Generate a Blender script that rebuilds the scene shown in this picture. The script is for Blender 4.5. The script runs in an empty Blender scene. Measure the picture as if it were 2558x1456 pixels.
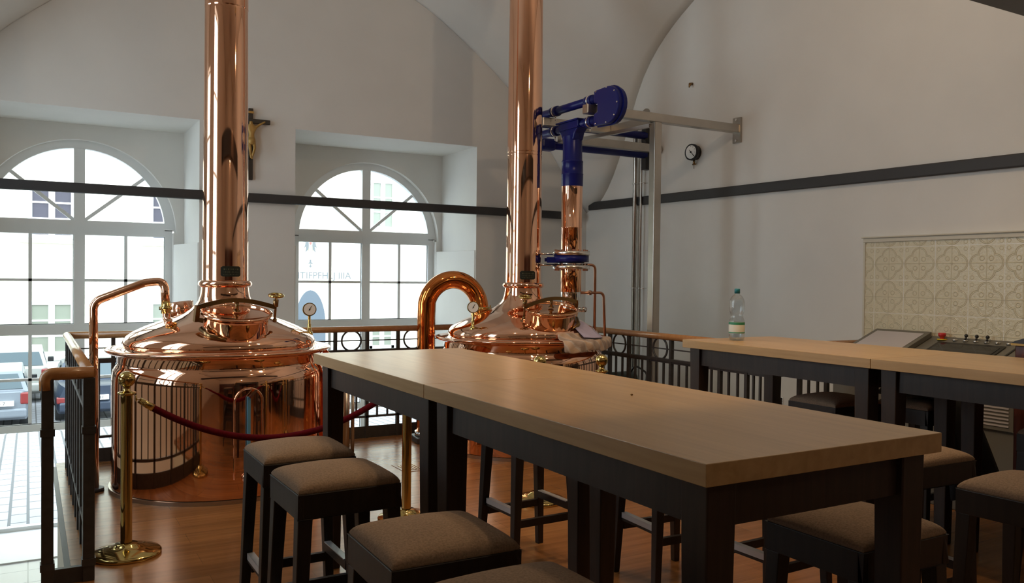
import bpy, bmesh, math, random
from mathutils import Vector, Matrix
random.seed(4)
sc = bpy.context.scene
COL = sc.collection
PI = math.pi

# ------------------------------------------------------------------ materials
def nt(name):
    m = bpy.data.materials.new(name); m.use_nodes = True
    t = m.node_tree; b = t.nodes['Principled BSDF']
    return m, t, b
def node(t, kind, **kw):
    n = t.nodes.new(kind)
    for k, v in kw.items():
        if k.startswith('i_'): n.inputs[k[2:].replace('_', ' ')].default_value = v
        else: setattr(n, k, v)
    return n
def bump(t, b, src, strength=.2, dist=.01):
    n = node(t, 'ShaderNodeBump', i_Strength=strength, i_Distance=dist)
    t.links.new(src, n.inputs['Height']); t.links.new(n.outputs[0], b.inputs['Normal'])
def ramp(t, fac, stops):
    r = node(t, 'ShaderNodeValToRGB')
    el = r.color_ramp.elements
    while len(el) < len(stops): el.new(.5)
    for e, (p, c) in zip(el, stops): e.position = p; e.color = (*c, 1)
    t.links.new(fac, r.inputs[0]); return r.outputs[0]
def coords(t, scale=(1, 1, 1), rot=(0, 0, 0), kind='Object'):
    c = node(t, 'ShaderNodeTexCoord'); m = node(t, 'ShaderNodeMapping')
    m.inputs['Scale'].default_value = scale; m.inputs['Rotation'].default_value = rot
    t.links.new(c.outputs[kind], m.inputs[0]); return m.outputs[0]
def mat(name, col, rough=.5, metal=0., noise=0., nscale=20, bmp=0., spec=None, coat=0.):
    m, t, b = nt(name)
    b.inputs['Base Color'].default_value = (*col, 1)
    b.inputs['Roughness'].default_value = rough; b.inputs['Metallic'].default_value = metal
    if spec is not None: b.inputs['Specular IOR Level'].default_value = spec
    if coat: b.inputs['Coat Weight'].default_value = coat
    n = node(t, 'ShaderNodeTexNoise', i_Scale=nscale, i_Detail=4.)
    t.links.new(coords(t), n.inputs['Vector'])
    if noise:
        lo = [max(0, c * (1 - noise)) for c in col]; hi = [min(1, c * (1 + noise)) for c in col]
        t.links.new(ramp(t, n.outputs['Fac'], [(.3, lo), (.7, hi)]), b.inputs['Base Color'])
    if bmp: bump(t, b, n.outputs['Fac'], bmp, .004)
    return m
def wood(name, dark, light, scale, rough=.4, rot=(0, 0, 0), bmp=.05, lines=True):
    m, t, b = nt(name)
    v = coords(t, scale, rot)
    n = node(t, 'ShaderNodeTexNoise', i_Scale=1., i_Detail=6., i_Roughness=.62, i_Distortion=.35)
    t.links.new(v, n.inputs['Vector'])
    c = ramp(t, n.outputs['Fac'], [(.28, dark), (.72, light)])
    t.links.new(c, b.inputs['Base Color'])
    b.inputs['Roughness'].default_value = rough
    bump(t, b, n.outputs['Fac'], bmp, .003)
    return m
M = {}
M['plaster'] = mat('white plaster', (.72, .70, .66), .9, noise=.02, nscale=3, bmp=.05)
M['white'] = mat('white window paint', (.76, .78, .78), .45)
M['copper'] = mat('polished copper', (.93, .54, .36), .045, 1., noise=.03, nscale=2.)
M['copper_red'] = mat('lacquered copper', (.80, .27, .07), .07, 1., noise=.05, nscale=4.)
M['copper_mid'] = mat('golden copper', (.92, .51, .29), .06, 1.)
M['copper_dull'] = mat('dull copper', (.55, .30, .20), .28, 1.)
M['bronze'] = mat('brown bronze', (.28, .17, .075), .28, 1.)
M['brass'] = mat('polished brass', (.62, .46, .17), .11, 1.)
M['steel'] = mat('brushed stainless steel', (.46, .42, .37), .30, 1., noise=.06, nscale=8)
M['flange'] = mat('polished flange steel', (.78, .74, .68), .22, 1.)
M['strip'] = mat('brushed aluminium strip', (.62, .63, .64), .38, .6)
M['chrome'] = mat('bright steel', (.80, .80, .78), .12, 1.)
M['darksteel'] = mat('dark grey steel', (.055, .055, .055), .45, .3)
M['iron'] = mat('anthracite painted iron', (.036, .034, .033), .42, .0, noise=.2, nscale=30)
M['beam'] = mat('dark grey painted rail', (.038, .036, .035), .6)
M['blue'] = mat('deep blue enamel', (.008, .012, .135), .3, 0., spec=.3)
M['black'] = mat('black plastic', (.012, .012, .012), .4)
M['blackglass'] = mat('black glass', (.01, .01, .012), .06)
M['wenge'] = wood('dark stained wood', (.010, .007, .005), (.026, .017, .012), (40, 40, 3), .42)
M['wengetable'] = wood('dark stained table wood', (.014, .008, .005), (.036, .020, .013), (40, 40, 3), .45)
M['oak'] = wood('light oak', (.37, .235, .105), (.50, .335, .165), (26, 1.6, 26), .30, bmp=.03)
M['handrail'] = wood('beech handrail', (.36, .165, .058), (.46, .22, .082), (30, 30, 30), .22)
M['floorwood'] = None
M['fabric'] = mat('brown grey seat fabric', (.26, .185, .128), .95, noise=.22, nscale=160, bmp=.35, spec=.15)
M['velvet'] = mat('dark red velvet', (.085, .002, .006), .85, noise=.2, nscale=60, spec=.1)
M['cream'] = mat('cream board', (.62, .58, .48), .6)
M['red'] = mat('red plastic', (.55, .03, .03), .35)
M['yellow'] = mat('yellow plastic', (.7, .5, .03), .4)
M['gaugewhite'] = mat('white dial', (.78, .78, .76), .5)
M['bluestrip'] = mat('light blue plastic', (.10, .28, .42), .4)
M['towel'] = mat('beige terry towel', (.50, .42, .37), .98, noise=.35, nscale=25, bmp=.6)
M['lilac'] = mat('lilac cloth', (.47, .43, .60), .9)
M['gold'] = mat('gilded carved wood', (.42, .25, .07), .45, .4)
M['jacket'] = mat('black cloth', (.010, .010, .011), .9, noise=.3, nscale=30, bmp=.3)
M['olive'] = mat('olive cloth', (.035, .034, .018), .9, noise=.3, nscale=30, bmp=.3)
M['grey'] = mat('grey sheet metal', (.15, .145, .125), .5, .1)
M['greyface'] = mat('light grey panel', (.46, .44, .47), .35)
M['darkwood'] = wood('reddish brown wood', (.05, .013, .008), (.13, .035, .022), (20, 20, 4), .3)
M['silver'] = mat('silver car paint', (.15, .165, .18), .4, .2, coat=.2)
M['navy'] = mat('dark blue car paint', (.018, .027, .045), .4, .2, coat=.2)
M['whitecar'] = mat('cream car paint', (.30, .295, .26), .4, coat=.2)
M['tyre'] = mat('tyre rubber', (.02, .02, .02), .9)
M['carglass'] = mat('tinted car glass', (.03, .05, .055), .15)
M['lampred'] = mat('red lamp glass', (.16, .012, .010), .3)
M['facade'] = mat('cream facade render', (.82, .77, .60), .9, noise=.03, nscale=2)
M['facadewhite'] = mat('white facade trim', (.85, .85, .80), .8)
M['housewindow'] = mat('house window glass', (.20, .21, .16), .15)
M['shutter'] = mat('dark slatted shutter', (.055, .048, .060), .7)
M['archgrey'] = mat('grey painted gateway', (.10, .12, .14), .8)
M['ledge'] = mat('stone window ledge', (.45, .44, .36), .8)
M['sign_grey'] = mat('grey sign paint', (.14, .15, .15), .7)
M['sign_yellow'] = mat('pale yellow sign paint', (.60, .60, .25), .7)
M['sign_red'] = mat('red sign paint', (.50, .12, .10), .7)
M['marble'] = mat('pale stone', (.80, .80, .79), .35)
M['gold_text'] = mat('faded gilt lettering', (.10, .10, .06), .5, .3)
M['plategreen'] = mat('black green name plate', (.010, .013, .008), .35)

def tiles(name, c1, c2, mortar, w, h, off=0., msize=.012, rough=.4, rot=(0, 0, 0), kind='Object', grain=None, sq=1.):
    m, t, b = nt(name)
    v = coords(t, (1, 1, 1), rot, kind)
    br = node(t, 'ShaderNodeTexBrick', offset=off, squash=sq)
    br.inputs['Color1'].default_value = (*c1, 1); br.inputs['Color2'].default_value = (*c2, 1)
    br.inputs['Mortar'].default_value = (*mortar, 1)
    br.inputs['Scale'].default_value = 1.; br.inputs['Mortar Size'].default_value = msize
    br.inputs['Mortar Smooth'].default_value = .1
    br.inputs['Brick Width'].default_value = w; br.inputs['Row Height'].default_value = h
    t.links.new(v, br.inputs['Vector'])
    out = br.outputs['Color']
    if grain:
        v2 = coords(t, grain, rot, kind)
        n = node(t, 'ShaderNodeTexNoise', i_Scale=1., i_Detail=6., i_Roughness=.6)
        t.links.new(v2, n.inputs['Vector'])
        mx = node(t, 'ShaderNodeMixRGB', blend_type='MULTIPLY'); mx.inputs[0].default_value = .75
        g = ramp(t, n.outputs['Fac'], [(.3, (.55, .52, .5)), (.7, (1, 1, 1))])
        t.links.new(out, mx.inputs[1]); t.links.new(g, mx.inputs[2]); out = mx.outputs[0]
    t.links.new(out, b.inputs['Base Color'])
    b.inputs['Roughness'].default_value = rough
    bump(t, b, br.outputs['Fac'], -.25, .004)
    return m
M['floorwood'] = tiles('oak plank floor', (.345, .155, .052), (.28, .122, .040), (.20, .095, .036), 1.25, .19, .37, 0.0015, .25, grain=(1.6, 22, 1))
M['floortile'] = tiles('pale floor tiles', (.62, .62, .60), (.58, .58, .56), (.30, .30, .29), .33, .33, 0., .006, .3)
M['cobble'] = tiles('grey street setts', (.26, .26, .27), (.235, .235, .245), (.075, .075, .075), .40, .17, .5, .016, .85, rot=(0, 0, PI / 2))

def glass_mat():
    m = bpy.data.materials.new('window glass'); m.use_nodes = True
    t = m.node_tree; t.nodes.clear()
    o = node(t, 'ShaderNodeOutputMaterial'); tr = node(t, 'ShaderNodeBsdfTransparent')
    tr.inputs[0].default_value = (.93, .96, .96, 1)
    g = node(t, 'ShaderNodeBsdfGlossy'); g.inputs['Roughness'].default_value = .02
    lw = node(t, 'ShaderNodeLayerWeight'); lw.inputs[0].default_value = .25
    mp = node(t, 'ShaderNodeMath', operation='MULTIPLY'); mp.inputs[1].default_value = .35
    mx = node(t, 'ShaderNodeMixShader')
    t.links.new(lw.outputs['Fresnel'], mp.inputs[0]); t.links.new(mp.outputs[0], mx.inputs[0])
    t.links.new(tr.outputs[0], mx.inputs[1]); t.links.new(g.outputs[0], mx.inputs[2])
    t.links.new(mx.outputs[0], o.inputs[0]); return m
M['glass'] = glass_mat()
def clear_plastic(name, tint, gl=.12):
    m = bpy.data.materials.new(name); m.use_nodes = True
    t = m.node_tree; t.nodes.clear()
    o = node(t, 'ShaderNodeOutputMaterial'); tr = node(t, 'ShaderNodeBsdfTransparent'); tr.inputs[0].default_value = (*tint, 1)
    g = node(t, 'ShaderNodeBsdfGlossy'); g.inputs['Roughness'].default_value = .06
    lw = node(t, 'ShaderNodeLayerWeight'); lw.inputs[0].default_value = .45
    mp = node(t, 'ShaderNodeMath', operation='MULTIPLY_ADD'); mp.inputs[1].default_value = .45; mp.inputs[2].default_value = gl * .3
    mx = node(t, 'ShaderNodeMixShader')
    t.links.new(lw.outputs['Facing'], mp.inputs[0]); t.links.new(mp.outputs[0], mx.inputs[0])
    t.links.new(tr.outputs[0], mx.inputs[1]); t.links.new(g.outputs[0], mx.inputs[2])
    t.links.new(mx.outputs[0], o.inputs[0]); return m
M['pet'] = clear_plastic('clear bottle plastic', (.90, .93, .94))
M['water'] = clear_plastic('water', (.86, .90, .92))
M['label'] = mat('pale bottle label', (.62, .64, .60), .5)
M['labelgreen'] = mat('green label print', (.03, .22, .12), .5)
M['cap'] = mat('teal bottle cap', (.01, .16, .20), .4)

def relief_tile():
    # raised ornamental tile: rings, quatrefoil and cross, as bump only
    m, t, b = nt('glazed cream relief tile')
    b.inputs['Base Color'].default_value = (.60, .545, .38, 1); b.inputs['Roughness'].default_value = .18
    tc = node(t, 'ShaderNodeTexCoord'); sp = node(t, 'ShaderNodeSeparateXYZ'); t.links.new(tc.outputs['Object'], sp.inputs[0])
    def mth(op, a, c=None):
        n = node(t, 'ShaderNodeMath', operation=op)
        for i, v in enumerate((a, c)):
            if v is None: continue
            if isinstance(v, (int, float)): n.inputs[i].default_value = v
            else: t.links.new(v, n.inputs[i])
        return n.outputs[0]
    T = .2605
    def cell(s, off): return mth('SUBTRACT', mth('FRACT', mth('DIVIDE', mth('ADD', s, off), T)), .5)
    u = cell(sp.outputs['Y'], 40 * T - 4.511); v = cell(sp.outputs['Z'], 40 * T - 1.8160)
    au, av = mth('ABSOLUTE', u), mth('ABSOLUTE', v)
    def dist(a, c): return mth('SQRT', mth('ADD', mth('MULTIPLY', a, a), mth('MULTIPLY', c, c)))
    d1 = dist(mth('SUBTRACT', au, .225), v); d2 = dist(u, mth('SUBTRACT', av, .225))
    q = mth('MINIMUM', d1, d2)                                    # quatrefoil of four lobes
    def ridge(d, r, w): return mth('MAXIMUM', 0., mth('SUBTRACT', 1., mth('DIVIDE', mth('ABSOLUTE', mth('SUBTRACT', d, r)), w)))
    h = mth('ADD', ridge(q, .245, .014), mth('MULTIPLY', ridge(q, .210, .012), .8))
    h = mth('ADD', h, mth('MULTIPLY', mth('MAXIMUM', ridge(au, 0., .016), ridge(av, 0., .016)), .6))
    h = mth('ADD', h, mth('MULTIPLY', ridge(dist(mth('SUBTRACT', au, .13), mth('SUBTRACT', av, .13)), .06, .02), .8))
    h = mth('ADD', h, mth('MULTIPLY', ridge(dist(mth('SUBTRACT', au, .40), mth('SUBTRACT', av, .40)), .05, .015), .5))
    n = node(t, 'ShaderNodeTexNoise', i_Scale=55., i_Detail=3.); t.links.new(tc.outputs['Object'], n.inputs['Vector'])
    h = mth('ADD', h, mth('MULTIPLY', n.outputs['Fac'], .8))
    edge = mth('MAXIMUM', mth('GREATER_THAN', au, .490), mth('GREATER_THAN', av, .490))
    h = mth('SUBTRACT', h, mth('MULTIPLY', edge, 1.2))
    g = node(t, 'ShaderNodeMixRGB'); g.inputs[1].default_value = (.66, .60, .43, 1); g.inputs[2].default_value = (.78, .75, .66, 1)
    t.links.new(edge, g.inputs[0]); t.links.new(g.outputs[0], b.inputs['Base Color'])
    bump(t, b, h, .5, .008)
    return m
M['relief'] = relief_tile()

# ------------------------------------------------------------------ mesh builder
class MB:
    def __init__(s): s.v = []; s.f = []; s.sm = []
    def add(s, vs, fs, smooth=False):
        o = len(s.v); s.v += [tuple(v) for v in vs]
        for f in fs: s.f.append([i + o for i in f]); s.sm.append(smooth)
        return s
    def box(s, a, b):
        (x0, y0, z0), (x1, y1, z1) = a, b
        return s.add([(x0, y0, z0), (x1, y0, z0), (x1, y1, z0), (x0, y1, z0), (x0, y0, z1), (x1, y0, z1), (x1, y1, z1), (x0, y1, z1)],
                     [(0, 3, 2, 1), (4, 5, 6, 7), (0, 1, 5, 4), (1, 2, 6, 5), (2, 3, 7, 6), (3, 0, 4, 7)])
    def cbox(s, c, d): return s.box([c[i] - d[i] / 2 for i in range(3)], [c[i] + d[i] / 2 for i in range(3)])
    def hexa(s, bot, top):           # 4 bottom + 4 top corners, counter-clockwise seen from above
        return s.add(list(bot) + list(top), [(0, 3, 2, 1), (4, 5, 6, 7), (0, 1, 5, 4), (1, 2, 6, 5), (2, 3, 7, 6), (3, 0, 4, 7)])
    def bar(s, p, q, w, h, up=(0, 0, 1)):   # square bar from p to q
        p, q = Vector(p), Vector(q); d = (q - p).normalized(); u = Vector(up)
        if abs(d.dot(u)) > .98: u = Vector((0, 1, 0))
        x = d.cross(u).normalized(); y = x.cross(d).normalized()
        c = [x * (w / 2) * a + y * (h / 2) * b for a, b in ((-1, -1), (1, -1), (1, 1), (-1, 1))]
        return s.add([p + k for k in c] + [q + k for k in c], [(0, 1, 2, 3), (7, 6, 5, 4), (4, 5, 1, 0), (5, 6, 2, 1), (6, 7, 3, 2), (7, 4, 0, 3)])
    def tube(s, pts, r, n=16, caps=True, closed=False):
        pts = [Vector(p) for p in pts]; N = len(pts)
        rs = r if isinstance(r, (list, tuple)) else [r] * N
        tang = []
        for i in range(N):
            a = pts[(i - 1) % N] if (closed or i > 0) else pts[i]; b = pts[(i + 1) % N] if (closed or i < N - 1) else pts[i]
            tang.append((b - a).normalized())
        ref = Vector((0, 0, 1)) if abs(tang[0].z) < .9 else Vector((1, 0, 0))
        x = tang[0].cross(ref).normalized(); vs = []
        for i in range(N):
            x = (x - tang[i] * x.dot(tang[i])).normalized(); y = tang[i].cross(x)
            vs += [pts[i] + (x * math.cos(2 * PI * k / n) + y * math.sin(2 * PI * k / n)) * rs[i] for k in range(n)]
        fs = []
        for i in range(N if closed else N - 1):
            j = (i + 1) % N
            for k in range(n): fs.append((i * n + k, i * n + (k + 1) % n, j * n + (k + 1) % n, j * n + k))
        s.add(vs, fs, True)
        if caps and not closed:
            s.add(vs[:n], [tuple(range(n - 1, -1, -1))]); s.add(vs[-n:], [tuple(range(n))])
        return s
    def lathe(s, prof, c=(0, 0, 0), n=48, mtx=None, shift=None, smooth=True):
        vs = []; c = Vector(c)
        for (r, z) in prof:
            ox = shift(z) if shift else (0, 0)
            for k in range(n):
                p = Vector((r * math.cos(2 * PI * k / n) + ox[0], r * math.sin(2 * PI * k / n) + ox[1], z))
                vs.append((mtx @ p if mtx else p) + c)
        fs = []
        for i in range(len(prof) - 1):
            for k in range(n): fs.append((i * n + k, i * n + (k + 1) % n, (i + 1) * n + (k + 1) % n, (i + 1) * n + k))
        return s.add(vs, fs, smooth)
    def sphere(s, c, r, n=20, m=12, sc_=(1, 1, 1)):
        prof = [(max(1e-4, math.sin(PI * i / m)) * r, -math.cos(PI * i / m) * r) for i in range(m + 1)]
        return s.lathe(prof, c, n, Matrix.Diagonal((sc_[0], sc_[1], sc_[2])))
    def ring(s, c, R, r, axis='Z', n=32, k=12, mtx=None):
        pts = []
        for i in range(n):
            a = 2 * PI * i / n; u, v = R * math.cos(a), R * math.sin(a)
            p = Vector({'Z': (u, v, 0), 'X': (0, u, v), 'Y': (u, 0, v)}[axis])
            pts.append((mtx @ p if mtx else p) + Vector(c))
        return s.tube(pts, r, k, closed=True)
    def disc(s, c, r, axis, th, n=32):
        c = Vector(c); a = Vector(axis).normalized()
        return s.tube([c, c + a * th], r, n)
    def prism(s, poly, f, th):       # f maps (u,v,w) to 3D; extruded along w
        n = len(poly)
        vs = [f(u, v, 0) for u, v in poly] + [f(u, v, th) for u, v in poly]
        return s.add(vs, [tuple(range(n - 1, -1, -1)), tuple(range(n, 2 * n))] + [(i, (i + 1) % n, n + (i + 1) % n, n + i) for i in range(n)])
    def build(s, name, m, parent=None, bevel=0., seg=2, subsurf=0, recalc=True, loc=None, sharp=None):
        me = bpy.data.meshes.new(name)
        off = Vector(loc) if loc is not None else Vector((0, 0, 0))
        base = Vector((0, 0, 0))
        if parent is not None:
            p = parent
            while p is not None: base += Vector(p.location); p = p.parent
        me.from_pydata([tuple(Vector(v) - off - base) for v in s.v], [], s.f); me.update()
        for p, q in zip(me.polygons, s.sm): p.use_smooth = q
        if recalc:
            bm = bmesh.new(); bm.from_mesh(me); bmesh.ops.remove_doubles(bm, verts=bm.verts, dist=1e-5)
            bmesh.ops.recalc_face_normals(bm, faces=bm.faces); bm.to_mesh(me); bm.free()
        me.materials.append(m)
        o = bpy.data.objects.new(name, me); COL.objects.link(o)
        o.location = off
        if parent is not None: o.parent = parent
        if bevel:
            b = o.modifiers.new('bevel', 'BEVEL'); b.width = bevel; b.segments = seg; b.limit_method = 'ANGLE'; b.angle_limit = math.radians(40)
        if subsurf:
            b = o.modifiers.new('sub', 'SUBSURF'); b.levels = subsurf; b.render_levels = subsurf
        if sharp is not None:
            bm = bmesh.new(); bm.from_mesh(me)
            for e in bm.edges:
                if len(e.link_faces) == 2 and e.calc_face_angle(0) > sharp: e.smooth = False
            bm.to_mesh(me); bm.free()
        return o

def tag(o, label, cat, group=None, kind=None):
    o['label'] = label; o['category'] = cat
    if group: o['group'] = group
    if kind: o['kind'] = kind
    return o
def thing(name, label, cat, loc=(0, 0, 0), group=None):
    o = bpy.data.objects.new(name, None); COL.objects.link(o); o.empty_display_size = .1
    o.location = loc
    return tag(o, label, cat, group)
def struct(o, label=None):
    o['kind'] = 'structure'
    if label: o['label'] = label
    return o
def kids(o): return list(o.children)
def copy_tree(o, parent=None):
    c = o.copy(); COL.objects.link(c)
    if parent is not None: c.parent = parent
    for ch in kids(o): copy_tree(ch, c)
    return c
def text(name, body, size, m, loc, rot, parent=None, ext=.001, align='CENTER'):
    cu = bpy.data.curves.new(name, 'FONT'); cu.body = body; cu.size = size; cu.extrude = ext
    cu.align_x = align; cu.align_y = 'CENTER'; cu.materials.append(m)
    o = bpy.data.objects.new(name, cu); COL.objects.link(o)
    base = Vector((0, 0, 0)); p = parent
    while p is not None: base += Vector(p.location); p = p.parent
    o.location = Vector(loc) - base; o.rotation_euler = rot
    bpy.context.view_layer.update()
    me = bpy.data.meshes.new_from_object(o.evaluated_get(bpy.context.evaluated_depsgraph_get())); loc_, rot_ = o.location.copy(), o.rotation_euler.copy()
    bpy.data.objects.remove(o); bpy.data.curves.remove(cu)
    if not me.materials: me.materials.append(m)
    o = bpy.data.objects.new(name, me); COL.objects.link(o); o.location = loc_; o.rotation_euler = rot_
    if parent is not None: o.parent = parent
    return o
def arc(c, r, a0, a1, n, u=(1, 0, 0), v=(0, 0, 1)):
    c, u, v = Vector(c), Vector(u), Vector(v)
    return [c + u * (r * math.cos(a0 + (a1 - a0) * i / n)) + v * (r * math.sin(a0 + (a1 - a0) * i / n)) for i in range(n + 1)]
def fillet(pts, r, n=8):
    pts = [Vector(p) for p in pts]; out = [pts[0]]
    for i in range(1, len(pts) - 1):
        a, b, c = pts[i - 1], pts[i], pts[i + 1]
        d1, d2 = (a - b).normalized(), (c - b).normalized()
        ang = d1.angle(d2); t = min(r / math.tan(ang / 2), (a - b).length * .49, (c - b).length * .49)
        p, q = b + d1 * t, b + d2 * t
        for k in range(n + 1):
            s = k / n; out.append(p * (1 - s) ** 2 + b * 2 * s * (1 - s) + q * s * s)
    out.append(pts[-1]); return out

# ------------------------------------------------------------------ room dimensions
YW, XR, XL, YB = 8.5, 5.92, -1.2, -4.2       # window wall, right wall, left wall, wall behind the camera
ZL = -1.04                                    # lower floor
YR = 9.42                                     # back of the window recesses

# gallery floor (planked) on its plinth
gal = [(XL, YB), (XR, YB), (XR, 4.49), (4.85, 4.49), (4.85, 6.72), (4.44, 7.53), (.19, 7.53), (.19, 4.63), (XL, 4.63)]
b = MB(); b.prism(gal, lambda u, v, w: (u, v, w - .03), .03)
struct(b.build('floor', M['floorwood']))
b = MB(); ins = [(x + (.012 if x == .19 else 0) - (.012 if x in (4.85,) else 0), y - (.012 if y in (7.53, 4.63, 4.49) else 0)) for x, y in gal]
b.prism(ins, lambda u, v, w: (u, v, ZL + w), -ZL - .03)
struct(b.build('wall_gallery_base', M['cream']))
b = MB(); b.box((XL - .3, 4.3, ZL - .1), (XR + .1, YW, ZL)); struct(b.build('floor_lower', M['floortile']))

# window wall with two rectangular recesses
REC = [(-.68, 1.418), (2.34, 4.405)]; ZT = 2.98; WC = [.443, 3.46]
b = MB()
for x0, x1 in ((XL - .4, REC[0][0]), (REC[0][1], REC[1][0]), (REC[1][1], XR + .4)): b.box((x0, YW, ZL - .1), (x1, YR + .25, ZT))
b.box((XL - .4, YW, ZT), (XR + .4, YR + .25, 6.4))
struct(b.build('wall_front', M['plaster']))
# splayed lower jambs and recess backs with arched openings
HW, RA, ZS = .872, .90, 1.93
def arched_panel(c, x0, x1, z0, z1):
    m = MB(); y0, y1 = YR, YR + .20
    m.box((x0, y0, z0), (c - HW, y1, ZS)); m.box((c + HW, y0, z0), (x1, y1, ZS))
    n = 40
    P = [(c + RA * math.cos(PI * i / n), ZS + RA * math.sin(PI * i / n)) for i in range(n + 1)]
    def outer(p):
        a = math.atan2(p[1] - ZS, p[0] - c)
        ca, sa = math.cos(a), math.sin(a)
        t = 1e9
        if ca > 1e-6: t = min(t, (x1 - c) / ca)
        if ca < -1e-6: t = min(t, (x0 - c) / ca)
        if sa > 1e-6: t = min(t, (z1 - ZS) / sa)
        return (c + t * ca, ZS + t * sa)
    Q = [outer(p) for p in P]
    corners = [(x1, z1), (x0, z1)]
    for i in range(n):
        poly = [P[i], Q[i]]
        for k in corners:
            a, b_ = Q[i], Q[i + 1]
            if abs(a[0] - b_[0]) > 1e-6 and abs(a[1] - b_[1]) > 1e-6 and min(a[0], b_[0]) - 1e-6 <= k[0] <= max(a[0], b_[0]) + 1e-6 and min(a[1], b_[1]) - 1e-6 <= k[1] <= max(a[1], b_[1]) + 1e-6:
                poly.append(k)
        poly += [Q[i + 1], P[i + 1]]
        m.add([(x, y0, z) for x, z in poly], [tuple(range(len(poly)))])
        m.add([(P[i][0], y0, P[i][1]), (P[i + 1][0], y0, P[i + 1][1]), (P[i + 1][0], y1, P[i + 1][1]), (P[i][0], y1, P[i][1])], [(0, 1, 2, 3)], True)
    m.box((c + HW - .02, y1, ZS - .01), (c + RA, y1 + .001, ZS))
    return m
for i, c in enumerate(WC):
    x0, x1 = REC[i][0] - .03, REC[i][1] + .03
    m = arched_panel(c, x0, x1, ZL - .05, ZT + .03)
    struct(m.build('wall_recess_back' if i == 0 else 'wall_recess_back', M['plaster'], recalc=False))
    m = MB()
    for s_, xe in ((1, REC[i][1]), (-1, REC[i][0])):
        xin = c + s_ * (HW + .0)
        poly = [(xe + s_ * .01, YW + .012), (xe + s_ * .01, YR), (xin, YR), (xe - s_ * .012, YW + .012)]
        m.prism(poly, lambda u, v, w: (u, v, ZL + w), 1.81 - ZL)
    struct(m.build('wall_recess_jamb', M['plaster'], bevel=.03, seg=4))
    m = MB(); m.box((REC[i][0], YW, ZL), (REC[i][1], YR + .20, ZL + .012)); struct(m.build('window_%d_sill' % (i + 1), M['marble']))

def make_window(i, c):
    yf, yb = 9.50, 9.575
    r = bpy.data.objects.new('window_%d' % (i + 1), None); COL.objects.link(r); r.location = (c, 9.5, ZL); struct(r)
    m = MB(); z0 = ZL + .012
    # outer frame: sides, sill bar, arched head
    PW = .80
    for s_ in (-1, 1): m.box((c + min(s_ * PW, s_ * HW), yf, z0), (c + max(s_ * PW, s_ * HW), yb, ZS + .03))
    m.box((c - PW, yf, z0), (c + PW, yb, -1.0 + .01))
    n = 40
    for k in range(n):
        a0, a1 = PI * k / n, PI * (k + 1) / n
        q = []
        for y in (yf, yb):
            for a, R in ((a0, PW), (a0, RA + .01), (a1, RA + .01), (a1, PW)):
                q.append((c + R * math.cos(a), y, 1.952 + R * math.sin(a)))
        m.add(q, [(0, 1, 2, 3), (7, 6, 5, 4), (0, 3, 7, 4), (1, 5, 6, 2)])
    # mullion and transoms
    m.box((c - .05, yf - .004, -1.0), (c + .05, yb, 2.75))
    for za, zb in ((1.887, 2.031), (.886, .990), (-.064, .007)): m.box((c - PW, yf - .002, za), (c + PW, yb, zb))
    m.build('window_frame', M['white'], r)
    m = MB(); ym, yn = 9.517, 9.552
    for s_ in (-1, 1):
        m.box((c + s_ * .428 - .0155, ym, .007), (c + s_ * .428 + .0155, yn, 1.887))
        for z in (1.43, .448): m.box((c + min(s_ * .05, s_ * PW), ym, z - .013), (c + max(s_ * .05, s_ * PW), yn, z + .013))
        m.bar((c + s_ * .05, (ym + yn) / 2, 2.035), (c + s_ * .60, (ym + yn) / 2, 2.49), .034, .028, (0, 1, 0))
    m.build('glazing_bars', M['white'], r)
    m = MB()
    poly = [(-PW, -1.0), (PW, -1.0)] + [(PW * math.cos(PI * k / 24), 1.952 + PW * math.sin(PI * k / 24)) for k in range(25)]
    m.prism(poly, lambda u, v, w: (c + u, 9.534 + w, v), .004)
    m.build('pane', M['glass'], r)
    m = MB()
    for s_ in (-1, 1): # dark rubber seals of the opening sashes
        xa, xb = c + (.05 if s_ > 0 else -PW), c + (PW if s_ > 0 else -.05)
        for za, zb in ((.99, 1.887), (.007, .886), (-1., -.064)):
            m.box((xb - .006, yf + .02, za), (xb - .001, yf + .03, zb)); m.box((xa, yf + .012, za + .001), (xb, yf + .03, za + .007))
    m.build('seal', M['black'], r)
for i, c in enumerate(WC): make_window(i, c)

# other walls
b = MB(); b.box((XR, YB - .2, ZL - .1), (XR + .3, YW, 6.4)); struct(b.build('wall_right', M['plaster']))
LW = [(4.6, 5.7, .95, 4.15), (6.75, 7.75, .95, 3.55)]     # left-wall windows seen mirrored in the copper, enlarged downwards to brighten the right wall
b = MB(); ys = [YB - .2]
for y0, y1, z0, z1 in LW: ys += [y0, y1]
ys.append(YW)
for k in range(0, len(ys), 2): b.box((XL - .35, ys[k], ZL - .1), (XL, ys[k + 1], 6.4))
for y0, y1, z0, z1 in LW:
    b.box((XL - .35, y0, ZL - .1), (XL, y1, z0)); b.box((XL - .35, y0, z1), (XL, y1, 6.4))
struct(b.build('wall_left', M['plaster']))
for k, (y0, y1, z0, z1) in enumerate(LW):
    r = bpy.data.objects.new('window_%d' % (k + 3), None); COL.objects.link(r); r.location = (XL - .25, (y0 + y1) / 2, z0); struct(r)
    m = MB(); x0, x1 = XL - .28, XL - .22; ym = (y0 + y1) / 2
    for ya, yb_ in ((y0, y0 + .06), (y1 - .06, y1), (ym - .035, ym + .035)): m.box((x0, ya, z0), (x1, yb_, z1))
    nb = 4
    for j in range(nb + 1):
        z = z0 + (z1 - z0) * j / nb; m.box((x0, y0, max(z0, z - .02)), (x1, y1, min(z1, z + .02)))
    m.build('window_frame', M['white'], r)
    m = MB(); m.box((XL - .252, y0 + .02, z0 + .02), (XL - .248, y1 - .02, z1 - .02)); m.build('pane', M['glass'], r)
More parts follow.
